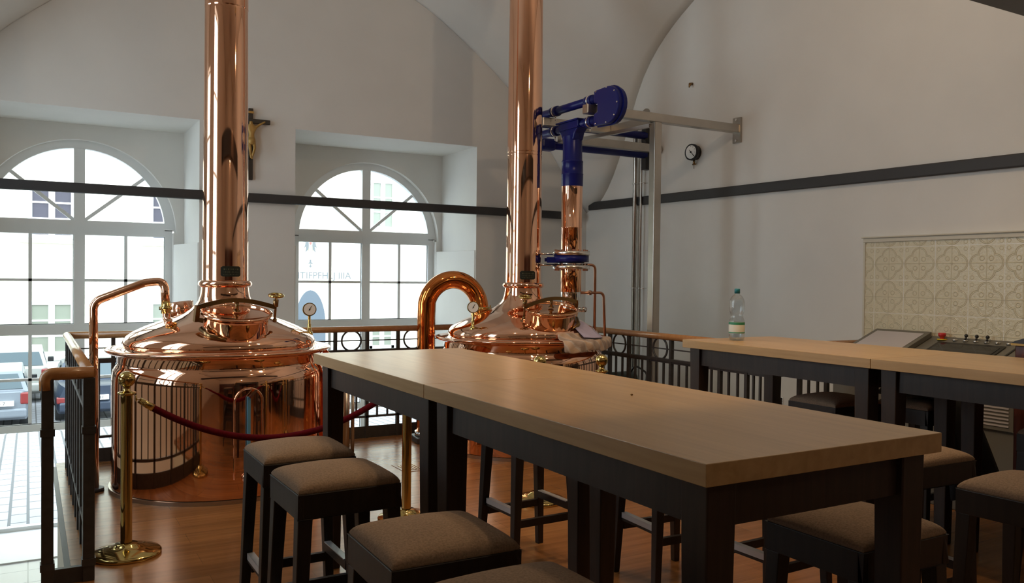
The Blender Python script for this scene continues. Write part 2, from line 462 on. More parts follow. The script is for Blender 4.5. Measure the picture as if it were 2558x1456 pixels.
b = MB(); b.box((XL - .3, YB - .2, ZL), (XR + .3, YB, 6.4)); struct(b.build('wall_back', M['plaster']))
b = MB(); b.box((XL, YB, 0), (XR, YB + .05, 2.1))
b.box((XL, YB + .05, 0), (XR, YB + .10, .12)); b.box((XL, YB + .05, 1.98), (XR, YB + .11, 2.1))
struct(b.build('trim_1', M['darkwood']))

# vaulted ceiling: lunettes on the walls, rising to a shallow dome
def curve(tab, x):
    if x <= tab[0][0]: return tab[0][1]
    if x >= tab[-1][0]: return tab[-1][1]
    for i in range(len(tab) - 1):
        if tab[i][0] <= x <= tab[i + 1][0]:
            def sl(k):
                if k <= 0: return (tab[1][1] - tab[0][1]) / (tab[1][0] - tab[0][0])
                if k >= len(tab) - 1: return 0.
                return (tab[k + 1][1] - tab[k - 1][1]) / (tab[k + 1][0] - tab[k - 1][0])
            h = tab[i + 1][0] - tab[i][0]; t = (x - tab[i][0]) / h
            return ((2 * t ** 3 - 3 * t * t + 1) * tab[i][1] + (t ** 3 - 2 * t * t + t) * h * sl(i) + (-2 * t ** 3 + 3 * t * t) * tab[i + 1][1] + (t ** 3 - t * t) * h * sl(i + 1))
TA = [(0, 2.30), (.25, 2.62), (.56, 3.04), (.85, 3.42), (1.14, 3.71), (1.74, 4.172), (2.29, 4.499), (2.9, 4.70), (3.56, 4.76)]
TB = [(0, 2.30), (.3, 2.43), (.6, 2.80), (1.02, 3.654), (1.36, 4.042), (1.886, 4.368), (2.5, 4.62), (3.4, 4.76)]
def vault(x, y):
    a = curve(TA, min(XR - x, x - XL)); c = curve(TB, YW - y)
    return (a ** 4 + c ** 4 - 2.30 ** 4) ** .25
b = MB(); nx, ny = 60, 80
xs = [XL + (XR - XL) * i / nx for i in range(nx + 1)]; ysv = [YW - (YW - YB) * (j / ny) ** 1.3 for j in range(ny + 1)]
b.add([(x, y, vault(x, y)) for y in ysv for x in xs], [(j * (nx + 1) + i, j * (nx + 1) + i + 1, (j + 1) * (nx + 1) + i + 1, (j + 1) * (nx + 1) + i) for j in range(ny) for i in range(nx)], True)
o = b.build('ceiling', M['plaster'], recalc=False); struct(o)
md = o.modifiers.new('solid', 'SOLIDIFY'); md.thickness = .12; md.offset = 1 if False else -1
b = MB(); b.box((XL, 2.18, 2.885), (XR, 2.5, 3.2)); o = b.build('ceiling_beam', M['wenge'], bevel=.01); struct(o)

# dark rails along two walls
def wall_rail(name, p, q, wd, h, label):
    m = MB(); m.bar(p, q, wd, h); o = m.build(name, M['beam'], bevel=.012, seg=3)
    tag(o, label, 'rail'); return o
wall_rail('wall_rail', (XL, YW - .035, 2.262), (5.80, YW - .035, 2.255), .07, .088, 'dark grey rail running across both windows on the window wall')
wall_rail('wall_rail', (XR - .02, YW - .09, 2.375), (XR - .02, YB, 2.30), .04, .095, 'dark grey rail rising to the right along the right wall')

# ------------------------------------------------------------------ tile panel on the right wall
t = thing('tile_splashback', 'cream relief tile panel on the right wall above the control desk', 'wall tiles', (XR, 3.3, 1.0))
m = MB(); m.box((XR - .018, 2.0, .55), (XR, 4.511, 1.8160)); m.build('relief_tiles', M['relief'], t)
m = MB(); m.box((XR - .030, 1.98, 1.8160), (XR, 4.53, 1.850)); m.box((XR - .042, 1.97, 1.850), (XR, 4.54, 1.862))
m.build('top_moulding', M['cream'], t, bevel=.006)
m = MB(); m.box((XR - .024, 4.511, .55), (XR, 4.528, 1.8160)); m.build('edge_strip', M['cream'], t)

# ------------------------------------------------------------------ kettles
def lid_shift(dx):
    def f(z):
        k = max(0., min(1., (z - 1.10) / .14)); k = k * k * (3 - 2 * k)
        return (dx[0] * k, dx[1] * k)
    return f
BODY = [(.735, .03), (.735, .04), (.735, .20), (.735, .45), (.735, .66), (.7349, .72), (.7343, .755), (.7315, .79), (.724, .83), (.708, .858), (.700, .872), (.699, .885), (.702, .893), (.702, .935), (.71, .945)]
RIM = [(.66, .935), (.72, .938), (.755, .948), (.772, .960), (.778, .970), (.774, .979), (.762, .980), (.735, .970), (.70, .966), (.672, .972), (.662, .985)]
LID = [(.655, .975), (.664, .990), (.666, 1.010), (.659, 1.035), (.640, 1.062), (.595, 1.093), (.527, 1.127), (.425, 1.168), (.345, 1.196), (.285, 1.222),
       (.240, 1.250), (.207, 1.280), (.186, 1.310), (.174, 1.345), (.168, 1.380), (.1655, 1.42)]
def lidz(r):
    for i in range(4, len(LID) - 1):
        (r0, z0), (r1, z1) = LID[i], LID[i + 1]
        if r1 <= r <= r0: return z0 + (z1 - z0) * (r0 - r) / (r0 - r1)
    return 1.06
def kettle(C, label, dx, seams, mirror, gang, gr):
    cx, cy = C; k = thing('brewing_kettle', label, 'kettle', (cx, cy, 0))
    P = Vector((cx, cy, 0))
    MB().lathe(BODY, P, 128).build('body', M['copper'], k)
    MB().lathe(RIM, P, 128).build('rim', M['copper'], k)
    sh = lid_shift(dx)
    MB().lathe(LID, P, 128, shift=sh).build('lid', M['copper'], k)
    m = MB(); m.lathe([(.735, 0), (.749, 0), (.749, .026), (.735, .027)], P, 96, smooth=False); m.build('base_ring', M['steel'], k)
    # chimney
    A = P + Vector((dx[0], dx[1], 0)); m = MB(); r0, rt, zt = .1615, .150, 4.95
    prof = [(r0, 1.40)]
    for zs in seams:
        r = r0 + (rt - r0) * (zs - 1.4) / 2.1
        prof += [(r, zs - .05), (r, zs - .02), (r, zs - .006), (r - .0005, zs - .001), (r + .0015, zs + .001), (r + .0015, zs + .006), (r + .0015, zs + .02), (r + .0013, zs + .05)]
    prof += [(rt - .004, zt)]
    m.lathe(prof, A, 64); m.build('chimney', M['copper'], k)
    MB().ring(A + Vector((0, 0, 1.434)), .163, .0255, 'Z', 64, 16).build('collar_ring', M['copper'], k)
    m = MB(); m.lathe([(.166, 1.404), (.170, 1.404), (.170, 1.412), (.166, 1.412)], A, 64)
    # name plate, curved to the chimney, facing the camera
    to = math.atan2(-A.y, -A.x); w2 = .42; pl = MB(); n = 10; a0 = to + .20 - w2 * .92; rr = r0 + .004
    za, zb = 1.487, 1.562
    vs = []; fs = []
    for i in range(n + 1):
        a = a0 + 2 * w2 * i / n; d = .010 if i in (0, n) else 0
        for rad in (rr, rr + .004):
            for z in (za + d, zb - d): vs.append(A + Vector((rad * math.cos(a), rad * math.sin(a), z)))
    for i in range(n):
        q = i * 4; e = q + 4
        fs += [(q + 2, e + 2, e + 3, q + 3), (q, q + 1, e + 1, e), (q + 1, q + 3, e + 3, e + 1), (q, e, e + 2, q + 2)]
    fs += [(0, 2, 3, 1), (n * 4, n * 4 + 1, n * 4 + 3, n * 4 + 2)]
    pl.add(vs, fs); npo = pl.build('name_plate', M['plategreen'], k)
    # worn raised lettering on the plate (illegible in the photograph)
    lt = MB()
    for row, (z, h, cnt) in enumerate(((1.540, .012, 7), (1.520, .009, 9), (1.503, .007, 10))):
        for j in range(cnt):
            a = a0 + .10 + (2 * w2 - .2) * (j + .2) / cnt; da = (2 * w2 - .2) / cnt * (.45 if (j * 7 + row) % 3 else .7)
            p0 = A + Vector(((rr + .0045) * math.cos(a), (rr + .0045) * math.sin(a), z)); p1 = A + Vector(((rr + .0045) * math.cos(a + da), (rr + .0045) * math.sin(a + da), z))
            lt.bar(p0, p1, .0012, h * (.35 if (j + row) % 2 else .8))
    lo = lt.build('lettering', M['gold_text'], npo); lo['kind'] = 'stuff'
    # manhole
    hc = P + Vector((.006, -.47, 1.238)); rt_ = Matrix.Rotation(math.radians(12.5), 4, 'X') @ Matrix.Rotation(math.radians(-4 if mirror else 0), 4, 'Y')
    R3 = rt_.to_3x3()
    m = MB(); m.lathe([(.213, -.17), (.213, -.03), (.220, -.012), (.234, -.004), (.240, .004), (.236, .012), (.224, .014), (.216, .008), (.213, -.004)], hc, 64, R3)
    mh = m.build('manhole', M['copper_mid' if mirror else 'copper'], k)
    m = MB(); m.lathe([(.0001, .0035), (.06, .0033), (.13, .0025), (.19, .0005), (.214, -.003)], hc, 64, R3); m.build('manhole_cover', M['copper_mid' if mirror else 'copper'], mh)
    s_ = -1 if mirror else 1
    L = lambda x, y, z: hc + R3 @ Vector((x * s_, y, z))
    m = MB(); pts = [L(-.262 + .52 * i / 16, 0, .040 + .052 * math.sin(PI * (i / 16) ** .95)) for i in range(17)]
    for i in range(16): m.bar(pts[i], pts[i + 1], .026, .030)
    m.build('clamp_bar', M['bronze'], mh)
    m = MB(); m.bar(L(-.255, 0, .055), L(-.262, 0, -.055), .03, .03); m.bar(L(-.262, 0, -.04), L(-.215, 0, -.05), .022, .03); m.build('hinge_bracket', M['bronze'], mh)
    m = MB(); m.tube([L(0, 0, .085), L(0, 0, .012)], .013, 12); m.tube([L(0, 0, .022), L(0, 0, .012)], .024, 12); m.build('centre_stud', M['bronze'], mh)
    m = MB(); m.tube([L(.262, 0, .045), L(.262, 0, .095)], .019, 16); m.tube([L(.262, 0, -.05), L(.262, 0, .12)], .0085, 10); m.tube([L(.262, 0, -.065), L(.262, 0, -.045)], .014, 10)
    m.build('clamp_screw', M['bronze'], mh)
    m = MB(); m.ring(L(.262, 0, .125), .045, .010, 'Z', 28, 10, R3); m.bar(L(.222, 0, .125), L(.302, 0, .125), .010, .006); m.bar(L(.262, -.04, .125), L(.262, .04, .125), .010, .006)
    m.build('handwheel', M['brass'], mh)
    m = MB(); m.tube(fillet([L(-.235, -.05, -.09), L(-.20, -.14, -.115), L(-.10, -.20, -.13)], .05), [.018] * 1 + [.018] * 9 + [.006], 10); m.build('latch_hook', M['bronze'], mh)
    # thermometer gauge
    g = P + Vector((gr * math.cos(gang), gr * math.sin(gang), lidz(gr)))
    f = Vector((-g.x, -g.y, 0)).normalized(); f = (f + Vector((.10, 0, .06))).normalized()
    top = Vector((g.x, g.y, 1.247)); 
    m = MB(); m.lathe([(.026, g.z - .02), (.026, g.z + .004), (.014, g.z + .010), (.014, g.z + .06), (.010, g.z + .066), (.010, 1.205)], (g.x, g.y, 0), 20); st = m.build('gauge_stem', M['brass'], k)
    m = MB(); m.disc(top - f * .02, .050, f, .042, 40); ga = m.build('gauge', M['brass'], k)
    m = MB(); m.disc(top + f * .0215, .043, f, .002, 40); m.build('dial', M['gaugewhite'], ga)
    side = f.cross(Vector((0, 0, 1))).normalized(); up = side.cross(f).normalized()
    m = MB(); c0 = top + f * .025
    m.bar(c0 + (side * .006 - up * .010), c0 + (side * -.014 + up * .026), .003, .002, f); m.disc(c0, .005, f, .002, 12); m.build('needle', M['black'], ga)
    return k
C1, C2 = (1.229, 6.398), (3.86, 6.53)
K1 = kettle(C1, 'large polished copper brewing kettle standing nearest the left railing', (.020, -.010), [3.43], False, math.radians(-15), .622)
K2 = kettle(C2, 'farther polished copper kettle behind the long table, with swan neck pipe and towel', (.006, -.003), [3.50, 2.62], True, math.radians(-163), .62)
# fittings of the left kettle
P1 = Vector((*C1, 0))
m = MB(); pts = fillet([(.398, 6.44, 0.0), (.385, 6.42, 1.305), (.70, 6.36, 1.437), (.828, 6.335, 1.455), (.835, 6.32, 1.265)], .085, 10); m.tube(pts, .0285, 20)
pz = lidz(.40); pts2 = fillet([(.835, 6.32, 1.27), (.838, 6.31, 1.185), (.875, 6.25, 1.145), (.905, 6.22, 1.13)], .05, 6); m.tube(pts2, .026, 18)
ip = m.build('filling_pipe', M['copper'], K1)
m = MB(); m.tube([(.835, 6.32, 1.225), (.835, 6.32, 1.31)], .031, 20); m.tube([(.835, 6.32, 1.250), (.835, 6.32, 1.274)], .045, 8); m.build('union_nut', M['brass'], ip)
m = MB(); m.tube([(.398, 6.44, 0), (.398, 6.44, .025)], .06, 24); m.build('floor_flange', M['darksteel'], ip)
a = math.radians(120); q = P1 + Vector((.42 * math.cos(a), .42 * math.sin(a), 1.12))
m = MB(); m.lathe([(.084, 0), (.088, .10), (.092, .172), (.086, .173), (.082, .10)], q, 40, Matrix.Rotation(math.radians(-8), 3, 'Y')); m.build('vent_stub', M['copper'], K1)
# sight gauge with blue strip on the front
def on_body(ang, r, z): return P1 + Vector((r * math.cos(ang), r * math.sin(ang), z))
az = math.radians(-87.5); hwid = .125
pts = [on_body(az - hwid, .742, .16 + .05 * i) for i in range(11)]
pts += [on_body(az - hwid * math.cos(PI * i / 12), .742, .66 + .095 * math.sin(PI * i / 12)) for i in range(13)]
pts += [on_body(az + hwid, .742, .66 - .05 * i) for i in range(1, 11)]
m = MB(); m.tube(pts, .007, 8); sg = m.build('sight_gauge', M['copper'], K1)
m = MB()
for i in range(4):
    a0 = az - .032 + .004; 
vs = []; 
for rad in (.748, .760):
    for z in (.215, .700):
        for da in (-.017, .017): vs.append(on_body(az - .006 + da, rad, z))
m.add(vs, [(4, 5, 7, 6), (0, 2, 3, 1), (0, 1, 5, 4), (2, 6, 7, 3), (0, 4, 6, 2), (1, 3, 7, 5)]); m.build('level_strip', M['bluestrip'], sg, bevel=.008)
m = MB(); m.bar(on_body(az - .004, .762, .695), on_body(az + .055, .768, .745), .012, .016); m.build('lever', M['chrome'], sg)
m = MB(); m.sphere(on_body(az - .01, .745, .165), .04, 16, 10, (1, .6, 1)); m.build('drain_cup', M['copper'], sg)
# pipe hugging the right flank
az2 = math.radians(-19)
m = MB(); m.tube(fillet([on_body(az2, .79, .03), on_body(az2, .79, .86), on_body(az2 + .0, .72, .93)], .07, 8), .034, 18)
m.tube(fillet([on_body(az2 - .11, .775, .03), on_body(az2 - .11, .775, .72)], .02), .012, 10); m.build('flank_pipe', M['copper_red'], K1)

# swan neck pipe of the right kettle
m = MB(); pts = [Vector((3.14, 7.03, 0.10 + 1.03 * i / 6)) for i in range(7)]
cx_, cz_, R_ = 3.372, 1.235, .232
pts += [Vector((cx_ - R_ * math.cos(PI * i / 24), 7.03 - .16 * i / 24, cz_ + (R_ + .01) * math.sin(PI * i / 24))) for i in range(1, 25)]
pts += [Vector((3.604, 6.865, 1.16)), Vector((3.604, 6.86, 1.06))]
m.tube(pts, .0815, 32); sw = m.build('swan_neck_pipe', M['copper_red'], K2)
m = MB(); m.tube([(3.14, 7.03, .055), (3.14, 7.03, .10)], .095, 32); m.build('steel_foot_clamp', M['chrome'], sw)
m = MB(); m.prism([(3.02, 6.93), (3.16, 6.86), (3.30, 6.98), (3.28, 7.18), (3.05, 7.18)], lambda u, v, w: (u, v, w), .055); m.build('foot_block', M['darksteel'], sw, bevel=.012)
m = MB()
for s_ in (-1, 1):
    p = Vector((3.604 + s_ * .10, 6.85, 1.215)); m.tube([p - Vector((s_ * .02, 0, 0)), p + Vector((s_ * .012, 0, 0))], .010, 8); m.tube([p + Vector((0, 0, -.03)), p + Vector((0, 0, .03))], .007, 8)
m.tube([(3.604, 6.86, 1.20), (3.604, 6.86, 1.23)], .094, 32); m.build('wing_nut_clamp', M['brass'], sw)

# towel on the rim and lilac cloth of the right kettle
P2 = Vector((*C2, 0))
def draped(name, a0, a1, prof, mtl, label, cat, wob=.006, th=.006):
    m = MB(); n = 26; vs = []; fs = []
    L_ = len(prof)
    for i in range(n + 1):
        a = a0 + (a1 - a0) * i / n
        for j, (r, z) in enumerate(prof):
            w = wob * math.sin(i * 1.7 + j * .9) + wob * .6 * math.sin(i * .6 - j * 1.9)
            zz = z + (w * .9 if j > 2 else 0) - (.012 * math.sin(i * .5) if j == L_ - 1 else 0)
            vs.append(P2 + Vector(((r + w) * math.cos(a), (r + w) * math.sin(a), zz)))
    for i in range(n):
        for j in range(L_ - 1): fs.append((i * L_ + j, (i + 1) * L_ + j, (i + 1) * L_ + j + 1, i * L_ + j + 1))
    m.add(vs, fs, True); o = m.build(name, mtl)
    sd = o.modifiers.new('s', 'SOLIDIFY'); sd.thickness = th; sd.offset = 1
    ss = o.modifiers.new('ss', 'SUBSURF'); ss.levels = 1; ss.render_levels = 1
    return tag(o, label, cat)
def striped_towel():
    m, t, b_ = nt('striped terry towel')
    tc = node(t, 'ShaderNodeTexCoord'); w = node(t, 'ShaderNodeTexWave', i_Scale=3.2, i_Distortion=5.)
    w.bands_direction = 'DIAGONAL'
    t.links.new(tc.outputs['Object'], w.inputs['Vector'])
    t.links.new(ramp(t, w.outputs['Fac'], [(.25, (.42, .33, .28)), (.5, (.56, .50, .47)), (.8, (.60, .44, .33))]), b_.inputs['Base Color'])
    b_.inputs['Roughness'].default_value = 1.
    n = node(t, 'ShaderNodeTexNoise', i_Scale=140.); t.links.new(tc.outputs['Object'], n.inputs['Vector']); bump(t, b_, n.outputs['Fac'], .8, .006)
    return m
M['towel'] = striped_towel()
draped('towel', math.radians(-95), math.radians(-36), [(.672, 1.045), (.684, 1.002), (.720, .986), (.770, .991), (.796, .976), (.803, .950), (.802, .920), (.800, .892)], M['towel'], 'beige striped terry towel draped over the rim of the farther kettle', 'towel')
m = MB()
base = P2 + Vector((.245, -.63, 0))
G = [[(-.12, .11, 1.135), (-.02, .15, 1.150), (.07, .12, 1.125), (.13, .13, 1.06)],
     [(-.10, .04, 1.110), (-.02, .05, 1.095), (.08, .03, 1.085), (.17, .07, 1.015)],
     [(-.085, -.03, 1.060), (.01, -.02, 1.050), (.09, -.045, 1.030), (.20, .03, 1.004)],
     [(-.06, -.085, 1.010), (.03, -.10, 1.004), (.10, -.085, 1.002), (.17, -.03, 1.003)]]
vs = [base + Vector(p) for row in G for p in row]
m.add(vs, [(j * 4 + i, j * 4 + i + 1, j * 4 + i + 5, j * 4 + i + 4) for j in range(3) for i in range(3)])
o = m.build('polishing_cloth', M['lilac']); sd = o.modifiers.new('s', 'SOLIDIFY'); sd.thickness = .006
tag(o, 'crumpled lilac cloth lying on the towel on the farther kettle', 'cloth')

# copper downpipe with valve, feeding the right kettle
RX, RY = 4.235, 6.31
t = thing('copper_downpipe', 'copper downpipe with flanged blue slide valve rising from the farther kettle', 'pipe', (RX, RY, 1.1))
m = MB(); m.lathe([(.058, 1.06), (.060, 1.15), (.070, 1.20)], (RX, RY, 0), 32); m.build('spout', M['copper_mid'], t)
m = MB(); m.lathe([(.060, 1.17), (.062, 1.24), (.088, 1.30), (.092, 1.385)], (RX, RY, 0), 32); m.build('sight_glass', M['chrome'], t)
m = MB(); m.tube([(RX + .06, RY, 1.22), (RX + .155, RY, 1.22)], .022, 16); m.tube([(RX + .12, RY, 1.22), (RX + .16, RY, 1.22)], .027, 6); m.build('side_nozzle', M['chrome'], t)
m = MB(); m.lathe([(.088, 1.375), (.094, 1.38), (.094, 1.585)], (RX, RY, 0), 40); m.build('lower_pipe', M['copper_mid'], t)
m = MB(); m.lathe([(.094, 1.735), (.094, 1.95), (.0965, 1.952), (.0965, 1.958), (.0945, 1.96), (.096, 2.325)], (RX, RY, 0), 40); m.build('upper_pipe', M['copper'], t)
def flange(z0, z1, name):
    m = MB(); m.tube([(RX, RY, z0), (RX, RY, z1)], .168, 40); fl = m.build(name, M['flange'], t)
    for i in range(8):
        a = PI / 8 + i * PI / 4; bm_ = MB(); x, y = RX + .140 * math.cos(a), RY + .140 * math.sin(a)
        bm_.tube([(x, y, z0 - .014), (x, y, z1 + .014)], .014, 6); bm_.build('bolt', M['copper_dull'], fl)
flange(1.584, 1.618, 'lower_flange'); flange(1.708, 1.744, 'upper_flange')
m = MB(); m.tube([(RX, RY, 1.648), (RX, RY, 1.706)], .158, 40); va = m.build('valve_body', M['blue'], t)
m = MB(); m.tube([(RX, RY, 1.618), (RX, RY, 1.648)], .118, 40); m.build('spacer_ring', M['flange'], t)
m = MB(); fl = Vector((-.867, .498, 0))
p = Vector((RX, RY, 1.665)); m.bar(p + fl * .10, p + fl * .22, .10, .05); m.bar(p + fl * .21, p + fl * .24, .05, .03); m.build('valve_yoke', M['blue'], va)
m = MB(); 
for dz in (.055, -.045): m.tube([p + fl * .10 + Vector((0, 0, dz)), p + fl * .36 + Vector((0, 0, dz))], .010, 10)
m.build('actuator_rods', M['chrome'], va)
m = MB(); m.tube([p + fl * .33 + Vector((0, -.0, 0)), p + fl * .37], .085, 24); m.bar(p + fl * .29, p + fl * .44, .13, .13); m.build('actuator', M['blue'], va, bevel=.01)
m = MB(); m.tube(fillet([(RX + .155, RY, 1.626), (4.50, RY, 1.626), (4.50, RY, 1.0)], .05), .0125, 12); m.build('drain_tube', M['copper_dull'], t)
m = MB(); m.tube(fillet([(RX + .08, RY, 1.372), (4.598, RY, 1.372), (4.598, RY - .03, .955)], .05), .0125, 12); m.tube([(4.425, RY, 1.372), (4.452, RY, 1.372)], .024, 6); m.build('vent_tube', M['copper_dull'], t)

# blue malt conveyor
t = thing('malt_conveyor', 'deep blue tubular conveyor with rounded end housing feeding the copper downpipe', 'conveyor', (RX, RY, 2.6))
m = MB(); m.lathe([(.0965, 2.325), (.098, 2.43), (.100, 2.433), (.100, 2.437), (.096, 2.44), (.095, 2.54), (.098, 2.543), (.098, 2.548), (.088, 2.56), (.086, 2.77)], (RX, RY, 0), 40); m.build('blue_downpipe', M['blue'], t)
ZU, ZD = 3.045, 2.862
m = MB(); poly = [(-.11, 2.79), (-.085, 2.73), (.085, 2.73), (.11, 2.79), (.16, 2.83), (.16, 2.905), (-.16, 2.905), (-.16, 2.83)]
m.prism(poly, lambda u, v, w: (RX - .055 + w, RY + u, v), .11); m.build('tee_hopper', M['blue'], t, bevel=.012)
m = MB(); m.box((RX - .072, RY - .175, 2.828), (RX + .072, RY + .175, 2.838)); m.box((RX - .072, RY - .175, 2.896), (RX + .072, RY + .175, 2.908)); m.build('tee_flange', M['blue'], t)
YF, YN = 7.12, 5.90
for z, nm in ((ZU, 'upper_tube'), (ZD, 'lower_tube')):
    m = MB(); m.tube([(RX, YN, z), (RX, YF, z)], .037, 20); tb = m.build(nm, M['blue'], t)
    for y in (6.04, 6.60):
        m = MB(); m.tube([(RX, y - .045, z), (RX, y - .005, z)], .047, 20); m.tube([(RX, y + .012, z), (RX, y + .05, z)], .047, 20); m.build('coupling', M['blue'], tb)
        m = MB(); m.ring((RX, y, z), .045, .008, 'Y', 28, 8); m.tube([(RX, y, z - .05), (RX, y, z - .085)], .006, 8); m.build('clamp_ring', M['chrome'], tb)
def housing(name, y0, y1, dirn, par, x0=RX):
    # D shaped flat housing: straight side at y0, round at y1
    zc = (ZU + ZD) / 2; hz = .165; poly = [(y0, zc + .150), (y0, zc + .045), (y0 + dirn * .05, zc + .03), (y0 + dirn * .05, zc - .03), (y0, zc - .045), (y0, zc - .150)]
    cyl = y1 - dirn * hz
    poly += [(cyl + dirn * hz * math.sin(a), zc - .158 * math.cos(a)) for a in [PI * i / 14 for i in range(15)]]
    m = MB(); m.prism(poly, lambda u, v, w: (x0 - .05 + w, u, v), .10); h = m.build(name, M['blue'], par, bevel=.014, seg=3)
    m = MB(); g = [(y0 + (u - y0) * 1.04, zc + (v - zc) * 1.05) for u, v in poly]
    m.prism(g, lambda u, v, w: (x0 - .006 + w, u, v), .012); m.build('housing_flange', M['blue'], h)
    for u, v in ((y0 + dirn * .04, zc + .135), (cyl, zc + .145), (cyl + dirn * .11, zc + .10), (cyl + dirn * .148, zc), (cyl + dirn * .11, zc - .10), (cyl, zc - .145), (y0 + dirn * .04, zc - .135)):
        m = MB(); m.tube([(x0 - .058, u, v), (x0 - .048, u, v)], .007, 6); m.build('bolt', M['chrome'], h)
housing('end_housing', 5.925, 5.57, -1, t)
housing('corner_housing', 7.08, 7.36, 1, t)
for z, nm in ((3.07, 'wall_tube'), (2.862, 'wall_tube')):
    m = MB(); m.tube([(RX + .02, 7.30, z), (5.86, 7.30, z)], .042, 20); m.build(nm, M['blue'], t)
m = MB(); m.box((4.50, 7.24, 2.80), (4.66, 7.36, 2.92)); m.build('junction_box', M['blue'], t, bevel=.02)
m = MB(); m.box((5.84, 7.27, 2.70), (5.915, 7.345, 3.15)); m.build('wall_bracket', M['black'], t)

# stainless support frame
t = thing('support_frame', 'square tube stainless steel support frame behind the right railing', 'frame', (4.85, 5.96, 0))
YFm = 5.97
m = MB(); m.box((4.72, YFm - .04, ZL), (4.80, YFm + .04, 2.90)); o_ = m
post = MB(); post.box((4.865, YFm - .04, ZL), (4.945, YFm + .04, 2.914)); post.build('post', M['steel'], t, bevel=.006)
m = MB(); m.box((4.13, YFm - .04, 2.914), (5.905, YFm + .04, 2.992)); m.build('near_crossbeam', M['steel'], t, bevel=.006)
m = MB(); m.box((4.13, 6.64, 2.914), (5.0, 6.72, 2.992)); m.build('far_crossbeam', M['steel'], t, bevel=.006)
m = MB(); m.box((4.90, YFm + .04, 2.914), (4.98, 6.64, 2.992)); m.build('linking_beam', M['steel'], t, bevel=.006)
m = MB(); m.bar((4.865, 6.0, 2.885), (4.60, 6.95, 2.845), .03, .03); m.build('diagonal_beam', M['steel'], t)
m = MB(); m.box((4.62, 7.08, 2.86), (5.90, 7.16, 2.945)); m.tube([(5.88, 7.12, 2.90), (5.918, 7.12, 2.90)], .05, 6); m.build('wall_beam', M['steel'], t, bevel=.006)
m = MB(); m.box((5.895, YFm - .05, 2.82), (5.918, YFm + .05, 3.06)); wp = m.build('wall_plate', M['steel'], t)
for z in (2.84, 3.04):
    m = MB(); m.tube([(5.885, YFm, z), (5.897, YFm, z)], .012, 6); m.build('bolt', M['chrome'], wp)

# stainless pipes on the right wall
def wall_pipe(y, r, zt, label, elbow):
    t = thing('wall_pipe', label, 'pipe', (XR - .06, y, ZL))
    m = MB(); m.tube(fillet([(XR - .06, y, ZL), (XR - .06, y, zt), (XR - .0, y + elbow, zt + .02)], .06), r, 16); m.build('pipe', M['steel'], t)
    m = MB(); m.tube([(XR - .012, y + elbow, zt + .02), (XR - .001, y + elbow, zt + .02)], .065, 24); m.build('wall_rosette', M['steel'], t)
    for z in (2.56, 1.40):
        m = MB(); m.tube([(XR - .06, y, z), (XR - .002, y - .05, z)], .006, 8); m.ring((XR - .06, y, z), r + .004, .005, 'Z', 20, 6); m.build('pipe_clip', M['chrome'], t)
wall_pipe(7.475, .025, 3.30, 'thick stainless pipe climbing the right wall near the corner', -.11)
wall_pipe(7.37, .014, 3.14, 'thin stainless pipe beside the thick one on the right wall', -.06)

# black pressure gauge, hook, socket on the right wall
t = thing('wall_gauge', 'round black pressure gauge mounted on the right wall', 'gauge', (XR - .06, 6.57, 2.80))
gd = Vector((-1, -.12, 0)).normalized(); c = Vector((XR - .002, 6.555, 2.798))
m = MB(); m.tube([c, c + gd * .055], .074, 40); m.tube([c + gd * .05, c + gd * .078], .084, 40); m.build('case', M['black'], t)
m = MB(); m.tube([c + gd * .0785, c + gd * .080], .068, 40); m.build('dial', M['gaugewhite'], t)
m = MB(); c0 = c + gd * .082; m.bar(c0 + Vector((0, -.048, -.048)), c0 + Vector((0, .030, .030)), .005, .002, gd); m.disc(c0, .010, gd, .003, 14); m.build('needle', M['black'], t)
m = MB()
for i in range(9):
    a = math.radians(-40 + 260 * i / 8); m.bar(c0 + Vector((0, .052 * math.cos(a), .052 * math.sin(a))), c0 + Vector((0, .064 * math.cos(a), .064 * math.sin(a))), .004, .001, gd)
m.build('scale_marks', M['black'], t)
m = MB(); m.tube([c + gd * .03 - Vector((0, 0, .07)), c + gd * .03 - Vector((0, 0, .125))], .012, 10); m.tube([c + gd * .03 - Vector((0, .02, .12)), c + gd * .03 + Vector((0, .02, -.12))], .008, 8); m.tube([c + gd * .03 - Vector((0, 0, .125)), c + gd * .03 - Vector((0, 0, .165))], .003, 6); m.build('connector', M['bronze'], t)
m = MB(); m.tube([(XR, 6.63, 3.515), (XR - .04, 6.62, 3.505), (XR - .055, 6.615, 3.47)], [.014, .016, .006], 10); tag(m.build('wall_hook', M['bronze']), 'small dark hook high on the right wall above the gauge', 'hook')
m = MB(); m.box((XR - .012, 5.36, .365), (XR, 5.44, .445)); o = m.build('wall_socket', M['chrome'], bevel=.004); tag(o, 'small square wall socket low on the right wall behind the balusters', 'socket')

